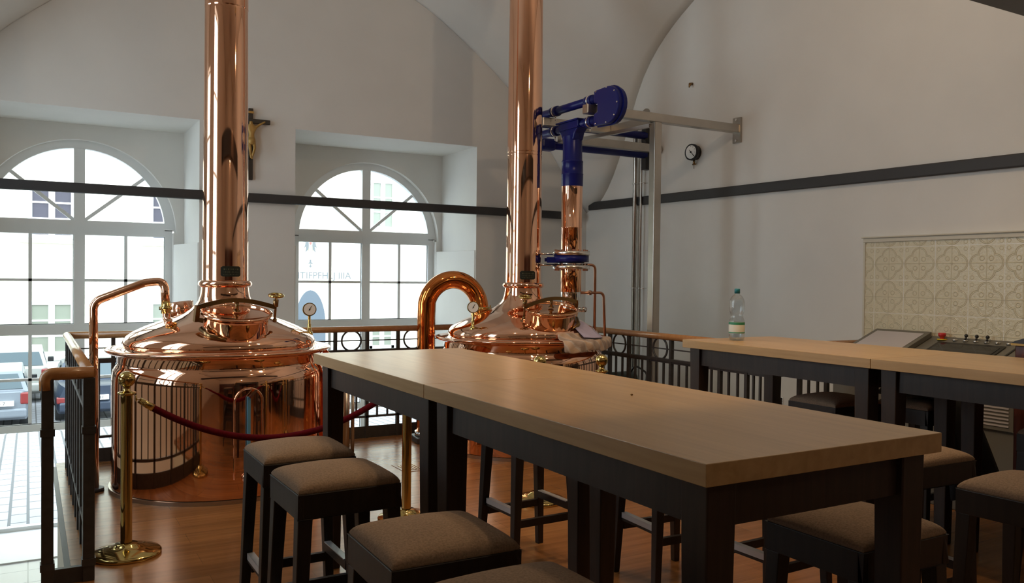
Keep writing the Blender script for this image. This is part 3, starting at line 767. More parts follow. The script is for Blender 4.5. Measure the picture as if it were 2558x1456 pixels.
# crucifix on the window wall
t = thing('crucifix', 'dark wooden crucifix with gilded figure beside the left chimney', 'crucifix', (1.86, YW - .02, 2.43))
xc = 1.895 - .005
m = MB(); m.box((xc - .022, YW - .035, 2.435), (xc + .022, YW - .006, 3.135)); m.build('upright', M['wenge'], t, bevel=.004)
m = MB(); m.bar((xc - .185, YW - .036, 3.01), (xc + .185, YW - .036, 3.01), .026, .044); m.build('crossbar', M['wenge'], t, bevel=.004)
m = MB(); m.box((xc - .026, YW - .042, 3.085), (xc + .026, YW - .034, 3.105)); m.build('scroll', M['gold'], t)
def skin_figure(name, verts, edges, radii, mtl, parent, root=0, sub=2):
    me = bpy.data.meshes.new(name); base = Vector(parent.location)
    me.from_pydata([tuple(Vector(v) - base) for v in verts], edges, []); me.materials.append(mtl)
    o = bpy.data.objects.new(name, me); COL.objects.link(o); o.parent = parent
    md = o.modifiers.new('skin', 'SKIN')
    for i, r in enumerate(radii): me.skin_vertices[0].data[i].radius = (r, r); me.skin_vertices[0].data[i].use_root = (i == root)
    md.use_smooth_shade = True
    s2 = o.modifiers.new('sub', 'SUBSURF'); s2.levels = sub; s2.render_levels = sub
    return o
yf = YW - .062
V = [(xc, yf, 2.82), (xc, yf, 2.89), (xc, yf - .004, 2.945), (xc - .008, yf - .012, 2.975), (xc - .012, yf - .02, 3.005),
     (xc + .045, yf, 2.95), (xc + .09, yf + .004, 2.985), (xc + .135, yf + .006, 3.012), (xc - .045, yf, 2.95), (xc - .09, yf + .004, 2.985), (xc - .135, yf + .006, 3.012),
     (xc + .022, yf, 2.80), (xc + .026, yf - .022, 2.735), (xc + .008, yf, 2.66), (xc + .004, yf - .012, 2.635), (xc - .022, yf, 2.80), (xc - .016, yf - .022, 2.735), (xc - .006, yf, 2.665), (xc - .002, yf - .014, 2.638)]
skin_figure('carved_figure', V, [(0, 1), (1, 2), (2, 3), (3, 4), (2, 5), (5, 6), (6, 7), (2, 8), (8, 9), (9, 10), (0, 11), (11, 12), (12, 13), (13, 14), (0, 15), (15, 16), (16, 17), (17, 18)],
            [.030, .028, .034, .013, .024, .014, .011, .008, .014, .011, .008, .020, .015, .011, .008, .020, .015, .011, .008], M['gold'], t)
m = MB(); m.lathe([(.026, 2.775), (.040, 2.80), (.036, 2.835), (.030, 2.84)], (xc, yf, 0), 20); m.build('loincloth', M['gold'], t)

# ------------------------------------------------------------------ gallery railing
ZH = 1.012
def railing(label, p, q, sts, ringsegs, ends=(0, 0), extra_posts=True):
    """sts: list of post stations (metres from p); ringsegs: indices of fields that hold a ring"""
    p, q = Vector(p), Vector(q); d = (q - p).normalized(); L = (q - p).length
    t = thing('gallery_railing', label, 'railing', ((p.x + q.x) / 2, (p.y + q.y) / 2, 0))
    at = lambda s, z: p + d * s + Vector((0, 0, z))
    m = MB(); m.tube([at(-ends[0], ZH), at(L + ends[1], ZH)], .0285, 18); m.build('handrail', M['handrail'], t)
    m = MB(); m.bar(at(0, .815), at(L, .815), .036, .022); m.bar(at(0, .798), at(L, .798), .022, .02); m.build('middle_rail', M['iron'], t)
    m = MB(); m.bar(at(0, .20), at(L, .20), .03, .02); m.build('lower_rail', M['iron'], t)
    m = MB(); m.bar(at(0, .055), at(L, .055), .012, .11); m.build('kick_plate', M['iron'], t)
    m = MB(); m.bar(at(0, .907), at(L, .907), .010, .010); m.build('thin_bar', M['iron'], t)
    for s in sts:
        m = MB(); m.bar(at(s, 0), at(s, ZH - .02), .030, .030, d); m.build('post', M['iron'], t)
    for k in range(len(sts) - 1):
        s0, s1 = sts[k], sts[k + 1]; w = s1 - s0
        for f in (1 / 3, 2 / 3):
            m = MB(); m.bar(at(s0 + w * f, .20), at(s0 + w * f, .80), .016, .016, d); m.build('baluster', M['iron'], t)
        if k in ringsegs and w > .2:
            sm = (s0 + s1) / 2; pts = [at(sm + .092 * math.cos(2 * PI * i / 32), .907 + .092 * math.sin(2 * PI * i / 32)) for i in range(32)]
            m = MB(); m.tube(pts, .009, 8, closed=True); m.build('ring', M['iron'], t)
    return t
YRl, XRr, XLl = 7.43, 4.72, .262
sb = [.02] + [.59 - XLl + .305 * k for k in range(13)]
railing('iron railing with wooden handrail running below both windows', (XLl, YRl, 0), (4.36, YRl, 0), sb, set(range(1, 14, 2)))
ys_r = [6.66, 6.365, 6.077, 5.792, 5.498, 5.207, 4.917, 4.632, 4.43]
railing('iron railing with wooden handrail along the right side, behind the far table', (XRr, 6.66, 0), (XRr, 4.41, 0), [6.66 - y for y in ys_r], {1, 3, 5, 7})
railing('short chamfered corner piece of railing behind the farther kettle', (4.36, YRl, 0), (XRr, 6.66, 0), [.28, .56], {0})
railing('short iron railing turning off to the right wall behind the water bottle', (XRr, 4.41, 0), (XR - .06, 4.41, 0), [.02 + .30 * k for k in range(1, 5)], {0, 2})
yl = [4.60 + .02] + [4.92 + .30 * k for k in range(9)]
lrail = railing('iron railing with glossy wooden handrail seen end-on at the left edge of the floor', (XLl, 4.585, 0), (XLl, YRl, 0), [y - 4.585 for y in yl], {1, 3, 5, 7})
t = thing('gallery_railing', 'short railing stub with thick posts and round wooden cap at far left', 'railing', (.14, 4.585, 0))
m = MB(); m.tube(fillet([(.075, 4.585, .94), (.072, 4.585, ZH + .004), (XLl + .015, 4.585, ZH + .004)], .04, 8), .0305, 18); m.build('handrail', M['handrail'], t)
for x in (.08, XLl - .005):
    m = MB(); m.box((x - .026, 4.56, 0), (x + .026, 4.61, ZH - .02)); ps = m.build('post', M['iron'], t, bevel=.003)
    for z in (.72, .075):
        m = MB(); m.box((x - .031, 4.555, z), (x + .031, 4.615, z + .035)); m.build('collar', M['iron'], ps)
m = MB(); m.box((.055, 4.57, 0), (XLl + .02, 4.60, .075)); m.build('kick_plate', M['iron'], t)
m = MB(); m.box((XLl - .075, 4.64, -.16), (XLl - .062, YRl, -.01)); m.box((XLl - .10, 4.64, -.02), (XLl - .062, YRl, -.008))
o = m.build('trim_2', M['darksteel']); struct(o)

# ------------------------------------------------------------------ stanchions and ropes
def stanchion(x, y, label):
    t = thing('rope_stanchion', label, 'stanchion', (x, y, 0), 'brass rope stanchions around the kettles')
    P = Vector((x, y, 0))
    m = MB(); m.lathe([(.172, 0), (.176, .006), (.176, .016), (.168, .024), (.10, .045), (.058, .055), (.056, .062), (.0001, .064)], P, 56); m.build('base', M['brass'], t)
    m = MB(); m.lathe([(.029, .06), (.029, .855)], P, 28); m.build('pole', M['brass'], t)
    m = MB(); m.lathe([(.0001, .85), (.031, .852), (.046, .862), (.048, .866), (.044, .870), (.022, .876), (.016, .890), (.018, .898), (.028, .906)], P, 32); m.build('collar', M['brass'], t)
    m = MB(); m.sphere(P + Vector((0, 0, .938)), .043, 32, 20); m.build('ball', M['brass'], t)
    return t
SP = [(.455, 4.90), (2.03, 4.82), (2.979, 4.80), (3.43, 4.72)]
SL = ['brass rope stanchion at the left end of the kettle rope, base in view', 'brass stanchion whose pole shows between second stool and table leg', 'brass stanchion whose ball peeks just over the far edge of the near table', 'brass stanchion rightmost of all, its ball before the railing']
for (x, y), l in zip(SP, SL): stanchion(x, y, l)
def rope(a, c, sag, label):
    a, c = Vector((*a, .868)), Vector((*c, .868)); d = (c - a); L = d.length; d.normalize()
    t = thing('velvet_rope', label, 'rope', tuple((a + c) / 2 - Vector((0, 0, sag))), 'red velvet barrier ropes')
    def pt(s): 
        u = s / L; return a + d * s + Vector((0, 0, -4 * sag * u * (1 - u)))
    e0 = .10
    m = MB(); m.tube([pt(e0 + (L - 2 * e0) * i / 30) for i in range(31)], .0185, 14); m.build('rope', M['velvet'], t)
    for s0, s1, s2 in ((.045, .06, .13), (L - .045, L - .06, L - .13)):
        m = MB(); m.tube([pt(s1), pt(s2)], [.016, .021], 14); m.ring(pt(s0), .014, .004, 'X', 16, 6); m.ring((pt(s0) * .5 + pt(s1) * .5), .009, .003, 'Z', 12, 6); m.build('snap_hook', M['brass'], t)
rope(SP[0], SP[1], .30, 'dark red velvet rope sagging in front of the left kettle')
rope(SP[1], SP[2], .40, 'dark red velvet rope glimpsed under the near table, hanging before the farther kettle')
rope(SP[2], SP[3], .16, 'short dark red velvet rope between the two right stanchions')
# slim steel pipe beside the left kettle
t = thing('standpipe', 'upright steel pipe with small valve seen beneath the left table end', 'pipe', (2.33, 6.86, 0))
m = MB(); m.tube([(2.33, 6.86, 0), (2.33, 6.86, .62)], .033, 18); m.tube([(2.405, 6.90, 0), (2.405, 6.90, .56)], .016, 14); m.build('pipe', M['steel'], t)
m = MB(); m.tube([(2.33, 6.86, .56), (2.46, 6.82, .56)], .012, 10); m.bar((2.45, 6.80, .53), (2.47, 6.84, .59), .012, .02); m.build('valve', M['bronze'], t)
# floor grate
t = thing('floor_drain', 'small brass slotted drain set in the plank floor under the table', 'drain', (2.60, 6.12, 0))
m = MB(); m.box((2.505, 5.98, 0), (2.70, 6.26, .003)); m.build('plate', M['floorwood'], t)
m = MB()
for i in range(6): m.box((2.535 + i * .024, 6.02, .003), (2.547 + i * .024, 6.20, .006))
m.build('slots', M['bronze'], t)

# ------------------------------------------------------------------ tables
def table(x0, y0, y1, label, group):
    x1 = x0 + .835; zt = 1.10
    t = thing('bar_table', label, 'table', ((x0 + x1) / 2, (y0 + y1) / 2, 0), group)
    m = MB(); m.box((x0, y0 + .0018, zt - .052), (x1, y1 - .0018, zt)); m.build('tabletop', M['oak'], t, bevel=.002, seg=2)
    m = MB(); i = .055
    for a, c in (((x0 + i, y0 + .06, .935), (x0 + i + .028, y1 - .06, 1.048)), ((x1 - i - .028, y0 + .06, .935), (x1 - i, y1 - .06, 1.048)),
                 ((x0 + .09, y0 + i, .935), (x1 - .09, y0 + i + .028, 1.048)), ((x0 + .09, y1 - i - .028, .935), (x1 - .09, y1 - i, 1.048))): m.box(a, c)
    m.build('apron', M['wengetable'], t)
    for sx in (x0 + .036, x1 - .112):
        for sy in (y0 + .036, y1 - .126):
            m = MB(); tb = .012
            m.hexa([(sx + tb, sy + tb, 0), (sx + .09 - tb, sy + tb, 0), (sx + .09 - tb, sy + .09 - tb, 0), (sx + tb, sy + .09 - tb, 0)],
                   [(sx, sy, 1.048), (sx + .09, sy, 1.048), (sx + .09, sy + .09, 1.048), (sx, sy + .09, 1.048)])
            m.build('leg', M['wengetable'], t, bevel=.004)
    return t
table(1.277, 1.366, 2.876, 'oak topped high table nearest the camera, front half of the near row', 'high oak tables in the near row')
table(1.277, 2.876, 4.277, 'oak topped high table at the window end of the near row', 'high oak tables in the near row')
table(3.800, 1.36, 2.864, 'oak topped high table at the right edge, half of the far row', 'high oak tables in the far row')
table(3.800, 2.864, 4.318, 'oak topped high table that carries the water bottle', 'high oak tables in the far row')

# ------------------------------------------------------------------ stools
def make_stool():
    t = thing('bar_stool', '', 'stool', (0, 0, 0), 'padded dark wood bar stools')
    hx, hy, zt = .19, .178, .75
    m = MB(); th = .022
    m.box((-hx, -hy, zt - .088), (hx, -hy + th, zt)); m.box((-hx, hy - th, zt - .088), (hx, hy, zt))
    m.box((-hx, -hy, zt - .088), (-hx + th, hy, zt)); m.box((hx - th, -hy, zt - .088), (hx, hy, zt)); m.box((-hx + .01, -hy + .01, zt - .03), (hx - .01, hy - .01, zt - .006))
    m.build('seat_frame', M['wenge'], t, bevel=.003)
    n = 28; vs = []; fs = []
    for j in range(n + 1):
        for i in range(n + 1):
            u, v = math.sin(PI / 2 * (-1 + 2 * i / n)), math.sin(PI / 2 * (-1 + 2 * j / n))
            e = (1 - abs(u) ** 9) * (1 - abs(v) ** 9)
            rx, ry = u * (hx - .002), v * (hy - .002)
            vs.append((rx, ry, zt + .004 + .030 * max(0, e) ** .38 + .024 * (1 - u * u) * (1 - v * v)))
    for j in range(n):
        for i in range(n): a = j * (n + 1) + i; fs.append((a, a + 1, a + n + 2, a + n + 1))
    m = MB(); m.add(vs, fs, True)
    m.box((-hx + .004, -hy + .004, zt - .01), (hx - .004, hy - .004, zt + .006)); m.build('cushion', M['fabric'], t, recalc=False)
    for sx in (-1, 1):
        for sy in (-1, 1):
            m = MB(); w, w2 = .052, .034
            cx0, cy0 = sx * (hx - w / 2 - .001), sy * (hy - w / 2 - .001); cx1, cy1 = sx * (hx + .002), sy * (hy - w2 / 2 + .012)
            sq = lambda cx, cy, r, z: [(cx - r / 2, cy - r / 2, z), (cx + r / 2, cy - r / 2, z), (cx + r / 2, cy + r / 2, z), (cx - r / 2, cy + r / 2, z)]
            m.hexa(sq(cx1, cy1, w2, 0), sq(cx0, cy0, w, zt - .086)); m.build('leg', M['wenge'], t, bevel=.003)
    for sx in (-1, 1):
        m = MB(); m.box((sx * (hx - .022) - .012, -hy + .03, .27), (sx * (hx - .022) + .012, hy - .03, .31)); fr = m.build('footrest', M['wenge'], t)
        m = MB(); x = sx * (hx - .022); m.box((x - .014, -hy + .045, .308), (x + .014, hy - .045, .3125)); xo = x + sx * .012; m.box((min(xo, xo + sx * .003), -hy + .045, .285), (max(xo, xo + sx * .003), hy - .045, .3125)); m.build('metal_strip', M['strip'], fr)
    for sy, z in ((-1, .22), (1, .22)):
        m = MB(); m.box((-hx + .03, sy * (hy - .022) - .011, z), (hx - .03, sy * (hy - .022) + .011, z + .038)); m.build('stretcher', M['wenge'], t)
    return t
ST = [((.995, 3.53), 0, 'padded stool in front of the left kettle, farthest of the left row'),
      ((.985, 3.02), 1, 'padded stool second from the window end of the left row'),
      ((.995, 2.17), -1, 'padded stool third along the left row, close to the camera'),
      ((.99, 1.645), 1, 'padded stool cut off by the bottom edge of the photo'),
      ((2.19, 1.695), 0, 'stool behind the thick near right leg of the near table'),
      ((2.33, 3.86), 2, 'stool whose legs show under the near table before the stanchion bases'),
      ((2.80, 3.28), -3, 'stool between the tables with bright metal footrest strips, left of two'),
      ((2.95, 2.74), 2, 'stool between the tables just beyond the near table corner leg'),
      ((3.29, 2.28), -2, 'stool just right of the near table top corner'),
      ((3.14, 1.68), 3, 'pale lit stool at the lower right edge of the photo'),
      ((4.33, 3.53), 0, 'stool pushed under the far table below the water bottle'),
      ((4.72, 3.20), 0, 'stool behind the far table with a jacket lying on it'),
      ((4.47, 2.20), 0, 'stool at the far right edge under the far table')]
proto = make_stool()
for i, ((x, y), r, lab) in enumerate(ST):
    s_ = proto if i == 0 else copy_tree(proto)
    s_.location = (x, y, 0); s_.rotation_euler = (0, 0, math.radians(r)); s_['label'] = lab

# jacket and bag on and beside the stool
def cloth_pile(name, c, dims, mtl, label, cat, seed):
    random.seed(seed); m = MB(); n = 18; vs = []; fs = []
    ph = [random.uniform(0, 6) for _ in range(6)]
    for j in range(n + 1):
        for i in range(n + 1):
            u, v = -1 + 2 * i / n, -1 + 2 * j / n
            e = max(0, (1 - u ** 4) * (1 - v ** 4)) ** .5
            f = .5 + .22 * math.sin(5 * u + 3 * v + ph[0]) + .18 * math.sin(9 * v - 2 * u + ph[1]) + .12 * math.sin(13 * u + 7 * v + ph[2])
            vs.append((c[0] + u * dims[0] * (1 + .06 * math.sin(4 * v + ph[3])), c[1] + v * dims[1] * (1 + .06 * math.sin(5 * u + ph[4])), c[2] + dims[2] * e * f))
    for j in range(n):
        for i in range(n): a = j * (n + 1) + i; fs.append((a, a + 1, a + n + 2, a + n + 1))
    k = len(vs); vs2 = vs + [(x, y, c[2] - .0) for x, y, z in vs[:1]]
    m.add(vs, fs, True); o = m.build(name, mtl, recalc=False)
    sd = o.modifiers.new('s', 'SOLIDIFY'); sd.thickness = .008; sd.offset = 1
    return tag(o, label, cat)
cloth_pile('folded_jacket', (4.69, 3.25, .812), (.15, .13, .10), M['olive'], 'crumpled dark olive jacket lying on the stool behind the far table', 'jacket', 3)
m = MB(); n = 16; vs = []; fs = []; rows = [(3.14, .826), (3.08, .832), (3.02, .822), (2.992, .79)] + [(2.985 - .012 * k, .79 - .075 * k) for k in range(1, 8)]
for i in range(n + 1):
    u = i / n
    for j, (yy_, zz_) in enumerate(rows):
        f = max(0, j - 3) / 7
        vs.append((4.60 + .31 * u + (u - .35) * .20 * f, yy_ - .03 * f * (1 + math.sin(u * 14)) - .006 * math.sin(u * 23), zz_ + (.03 * math.sin(u * 6) if j > 8 else .006 * math.sin(u * 17))))
q = len(rows)
for i in range(n):
    for j in range(q - 1): a = i * q + j; fs.append((a, a + q, a + q + 1, a + 1))
m.add(vs, fs, True); o = m.build('hanging_coat', M['jacket'], recalc=False); sd = o.modifiers.new('s', 'SOLIDIFY'); sd.thickness = .012; sd.offset = 1
tag(o, 'black coat hanging down over the edge of the stool behind the far table', 'coat')

# ------------------------------------------------------------------ water bottle
bx, by = 4.09, 4.112
t = thing('water_bottle', 'clear plastic water bottle with teal cap standing on the far table', 'bottle', (bx, by, 1.1))
S = .345 / .36
prof = [(.018, .004), (.030, .001), (.040, .003), (.044, .012), (.046, .03), (.0465, .12), (.0468, .122), (.0468, .132), (.044, .140), (.038, .158), (.0355, .170), (.038, .182), (.043, .197), (.0455, .212), (.0455, .235), (.044, .265), (.040, .285), (.032, .302), (.022, .313), (.0145, .319), (.0135, .330)]
m = MB(); m.lathe([(r * 1.1, z * .965 + 1.1) for r, z in prof], (bx, by, 0), 40); m.build('bottle_body', M['pet'], t)
m = MB(); m.lathe([(.0001, 1.106), (.040, 1.106), (.0475, 1.115), (.0492, 1.14), (.0492, 1.150), (.0001, 1.150)], (bx, by, 0), 32); m.build('water', M['water'], t)
m = MB(); m.lathe([(.0518, 1.148), (.0520, 1.149), (.0520, 1.222), (.0518, 1.223)], (bx, by, 0), 40); lb = m.build('label', M['label'], t)
m = MB(); m.lathe([(.0524, 1.150), (.0524, 1.157)], (bx, by, 0), 40); m.build('green_band', M['labelgreen'], lb)
m = MB(); m.lathe([(.0524, 1.206), (.0524, 1.222)], (bx, by, 0), 40); m.build('green_band', M['labelgreen'], lb)
m = MB(); m.lathe([(.0001, 1.412), (.0185, 1.412), (.0185, 1.440), (.0165, 1.444), (.0001, 1.445)], (bx, by, 0), 28); m.build('cap', M['cap'], t)
m = MB(); m.sphere((1.798, 2.297, 1.1035), .004, 10, 6, (1.3, 1, .8)); tag(m.build('crumb', M['bronze']), 'tiny brown crumb lying on the near table top', 'crumb')

# ------------------------------------------------------------------ control desk on the right
t = thing('control_desk', 'grey sheet metal control desk standing against the tiled wall', 'control desk', (5.60, 3.5, 0))
sl = (1.129 - 1.017) / (5.868 - 5.573)
def zs(x, z0=1.118): return z0 - (5.868 - x) * sl
m = MB(); poly = [(5.30, 0), (5.89, 0), (5.89, 1.10), (5.868, 1.085), (5.30, zs(5.30, 1.085))]
m.prism(poly, lambda u, v, w: (u, 2.80 + w, v), 1.52); m.build('cabinet', M['grey'], t, bevel=.006)
def slab(y0, y1, xa, xb, za, zb, mt, nm, par):
    m = MB(); m.hexa([(xa, y0, zs(xa) + za), (xb, y0, zs(xb) + za), (xb, y1, zs(xb) + za), (xa, y1, zs(xa) + za)], [(xa, y0, zs(xa) + zb), (xb, y0, zs(xb) + zb), (xb, y1, zs(xb) + zb), (xa, y1, zs(xa) + zb)])
    return m.build(nm, mt, par, bevel=.003)
sf = slab(3.90, 4.372, 5.32, 5.872, -.03, .010, M['grey'], 'screen_frame', t)
slab(3.935, 4.335, 5.36, 5.83, .0102, .0125, M['greyface'], 'screen', sf)
kp = slab(3.30, 3.80, 5.32, 5.80, -.03, -.024, M['black'], 'keypad_frame', t)
slab(3.325, 3.775, 5.34, 5.765, -.024, -.021, M['blackglass'], 'touch_panel', kp)
slab(3.225, 3.24, 5.32, 5.80, -.032, -.026, M['black'], 'slot', t)
y = 3.80; x = 5.845; z = zs(5.845, 1.085)
m = MB(); m.tube([(x, y, z), (x, y, z + .008)], .034, 24); es = m.build('emergency_stop_ring', M['yellow'], t)
m = MB(); m.lathe([(.014, z + .008), (.016, z + .022), (.026, z + .028), (.027, z + .048), (.023, z + .052), (.0001, z + .053)], (x, y, 0), 24); m.build('emergency_stop', M['red'], es)
for i in range(6):
    y = 3.70 - .078 * i; m = MB(); m.tube([(x, y, z), (x, y, z + .012)], .017, 16); kb = m.build('push_button', M['chrome'], t)
    if i in (1, 2, 3):
        m = MB(); m.tube([(x, y, z + .012), (x + .008, y, z + .035)], .007, 10); m.sphere((x + .01, y, z + .042), .013, 12, 8); m.build('switch_knob', M['black'], kb)
m = MB(); m.box((5.285, 2.958, .575), (5.30, 3.19, .835)); vg = m.build('vent_grille', M['grey'], t)
m = MB()
for i in range(10): m.box((5.281, 2.985, .60 + i * .0225), (5.286, 3.165, .61 + i * .0225))
m.build('grille_slats', M['greyface'], vg)
m = MB(); m.box((5.294, 3.235, .05), (5.2995, 3.245, .93)); m.build('door_gap', M['black'], t)
t = thing('writing_cabinet', 'reddish brown wooden cabinet with gold edged top cut by the right edge', 'cabinet', (5.0, 2.45, 0))
m = MB(); m.box((4.90, 2.05, 0), (5.22, 2.742, 1.145)); m.build('carcass', M['darkwood'], t, bevel=.006)
m = MB(); m.box((4.885, 2.03, 1.145), (5.235, 2.757, 1.157)); m.build('gilt_edge', M['gold'], t)
m = MB(); pr = [(2.757, 1.157), (2.735, 1.170), (2.68, 1.19), (2.64, 1.215), (2.60, 1.26), (2.55, 1.31), (2.05, 1.31), (2.03, 1.157)]
m.prism(pr, lambda u, v, w: (4.885 + w, u, v), .35); m.build('hood', M['wenge'], t)
m = MB(); m.box((4.893, 2.10, .30), (4.90, 2.70, 1.10)); m.build('inlay_panel', M['darkwood'], t, bevel=.004)

# machine behind the right railing (lower level)
t = thing('pump_unit', 'dark green motor and pump unit on the lower floor behind the right railing', 'machine', (5.35, 6.8, ZL))
m = MB(); m.box((5.10, 6.15, ZL), (5.65, 7.35, .36)); m.build('housing', M['darksteel'], t, bevel=.02)
m = MB(); m.tube([(5.18, 7.12, .43), (5.58, 7.12, .43)], .095, 24); m.build('motor', mat('dark green enamel', (.02, .035, .02), .4), t)
m = MB(); m.box((5.15, 6.05, .30), (5.45, 6.55, .47)); m.build('gearbox', M['black'], t, bevel=.015)
m = MB(); m.tube(fillet([(5.35, 6.92, .48), (5.40, 6.85, .62), (5.45, 6.72, .55), (5.42, 6.70, .36)], .06), .010, 8); m.build('cable', M['black'], t)

# ------------------------------------------------------------------ pendant lamps over the bar area (behind the camera)
def pendant(x, y, z, E, spot, label):
    t = thing('ceiling_lamp', label, 'lamp', (x, y, z), 'lamps hung above the picture')
    m = MB(); m.tube([(x, y, z + .05), (x, y, vault(x, y) - .03)], .006, 8); m.build('cord', M['black'], t)
    m = MB(); m.lathe([(.052, z + .06), (.055, z + .07), (.050, z + .12), (.012, z + .14)], (x, y, 0), 24); m.build('lamp_holder', M['brass'], t)
    l = bpy.data.lights.new('bulb', 'SPOT' if spot else 'POINT'); l.energy = E; l.color = (1., .68, .38) if spot else (1., .74, .49); l.shadow_soft_size = .04
    if spot: l.spot_size = math.radians(118); l.spot_blend = .75
    o = bpy.data.objects.new('bulb', l); COL.objects.link(o); o.parent = t; o.location = (0, 0, -.01)
for a in [(2.75, 2.7, 3.6, 66, True, 'lamp high above the front half of the near table'), (3.15, 3.7, 3.7, 66, True, 'lamp high above the gap between the two table rows'),
          (2.3, 4.9, 3.8, 52, True, 'lamp high above the floor before the kettles'), (4.3, 2.4, 3.8, 46, True, 'lamp high above the far table'),
          (3.5, 3.4, 3.95, 44, False, 'lamp highest of all, above the tables'), (2.6, -1.9, 3.5, 22, False, 'lamp behind the camera')]: pendant(*a)

# ------------------------------------------------------------------ outside: street, house, cars
def gz(y): 
    if y < 17: return -1.06 - .034 * (y - 9.56)
    if y < 22: return gz(16.99) - .155 * (y - 16.99)
    return gz(21.99)
b = MB(); yy = [9.63, 11, 13, 15, 17, 18, 19, 20, 21, 22, 26, 34]
b.add([(x, y, gz(y)) for y in yy for x in (-16, 0, 16, 32)], [(j * 4 + i, j * 4 + i + 1, j * 4 + i + 5, j * 4 + i + 4) for j in range(len(yy) - 1) for i in range(3)])
o = b.build('street', M['cobble'], recalc=False); struct(o)
GZ = gz(23)
YFc = 31.
t = thing('town_house', 'cream rendered house across the street seen through the windows', 'house', (5, YFc, GZ))
m = MB(); m.box((-20, YFc, GZ - .3), (44, YFc + 6, 14)); m.build('wall', M['facade'], t)
m = MB(); m.box((-20, YFc - .06, GZ), (8.46, YFc, GZ + .9)); m.box((9.82, YFc - .06, GZ), (44, YFc, GZ + .9)); m.build('plinth', M['facadewhite'], t)
def hwin(x0, x1, z0, z1, dark='housewindow', bars=2, sill=True):
    m = MB(); f = .12; y0 = YFc - .06; xm = (x0 + x1) / 2
    m.box((x0 - f, y0, z0 - f), (x0, YFc, z1 + f)); m.box((x1, y0, z0 - f), (x1 + f, YFc, z1 + f)); m.box((x0, y0, z1), (x1, YFc, z1 + f)); m.box((x0, y0, z0 - f), (x1, YFc, z0))
    m.box((xm - .09, y0 + .01, z0), (xm + .09, YFc, z1))
    for q in range(1, bars + 1): z = z0 + (z1 - z0) * q / (bars + 1); m.box((x0, y0 + .02, z - .03), (x1, YFc, z + .03))
    w = m.build('window', M['facadewhite'], t)
    m = MB(); m.box((x0, YFc - .012, z0), (x1, YFc - .004, z1)); m.build('pane', M[dark], w)
    if sill: m = MB(); m.box((x0 - .35, YFc - .16, z0 - .28), (x1 + .35, YFc, z0 - .20)); m.build('window_ledge', M['ledge'], w)
for a in ((0.1, 1.2, 2.73, 4.28, 'shutter'), (0.1, 1.2, -1.04, 0.47, 'housewindow'), (3.68, 4.84, 2.73, 4.28, 'shutter'), (3.68, 4.84, -1.04, 0.47, 'housewindow'), (11.56, 12.34, 3.44, 5.12, 'housewindow'), (11.56, 12.34, -1.6, -0.44, 'housewindow'), (7.62, 8.4, 3.05, 4.6, 'housewindow'), (-4.13, -2.97, 2.73, 4.28, 'housewindow'), (-4.13, -2.97, -1.04, 0.47, 'housewindow')): hwin(*a)
m = MB(); pl = [(8.55, GZ), (9.71, GZ)] + [(9.13 + .58 * math.cos(a), -0.37 + 1.33 * math.sin(a)) for a in [PI * i / 20 for i in range(21)]]
m.prism(pl, lambda u, v, w: (u, YFc - .02 + w, v), .03); m.build('gateway', M['archgrey'], t)
# painted sign: bird emblem with shield above weathered lettering
S0 = (9.12, YFc - .012)
def fl(u, v, w): return (S0[0] + u * 1.29, S0[1] - w, 2.35 + v * 1.29)
m = MB()
for s_ in (-1, 1):
    m.prism([(s_ * .07, .42), (s_ * .13, .40), (s_ * .20, .33), (s_ * .14, .30), (s_ * .19, .12), (s_ * .12, .20), (s_ * .15, .0), (s_ * .075, .10), (s_ * .07, .02), (s_ * .05, .22)], fl, .006)
    m.prism([(s_ * .04, -.14), (s_ * .085, -.20), (s_ * .055, -.17)], fl, .006)
m.prism([(-.02, -.20), (.02, -.20), (.025, -.27), (.08, -.32), (.0, -.31), (-.08, -.32), (-.025, -.27)], fl, .006)
m.prism([(.0, -.31), (.015, -.36), (.035, -.39), (.0, -.43), (-.035, -.39), (-.015, -.36)], fl, .006)
em = m.build('emblem', M['sign_grey'], t)
m = MB(); m.prism([(-.05, .18), (.05, .18), (.07, .0), (.03, -.18), (-.03, -.18), (-.07, .0)], fl, .005); m.build('emblem_body', M['sign_yellow'], em)
m = MB(); m.prism([(-.035, .48), (.035, .48), (.03, .27), (0, .22), (-.03, .27)], fl, .008); m.build('emblem_shield', M['sign_red'], em)
text('lettering', 'HTIFPFHLJ IIIA', .36, M['sign_grey'], (9.58, YFc - .01, 1.5), (PI / 2, 0, 0), t, .002)

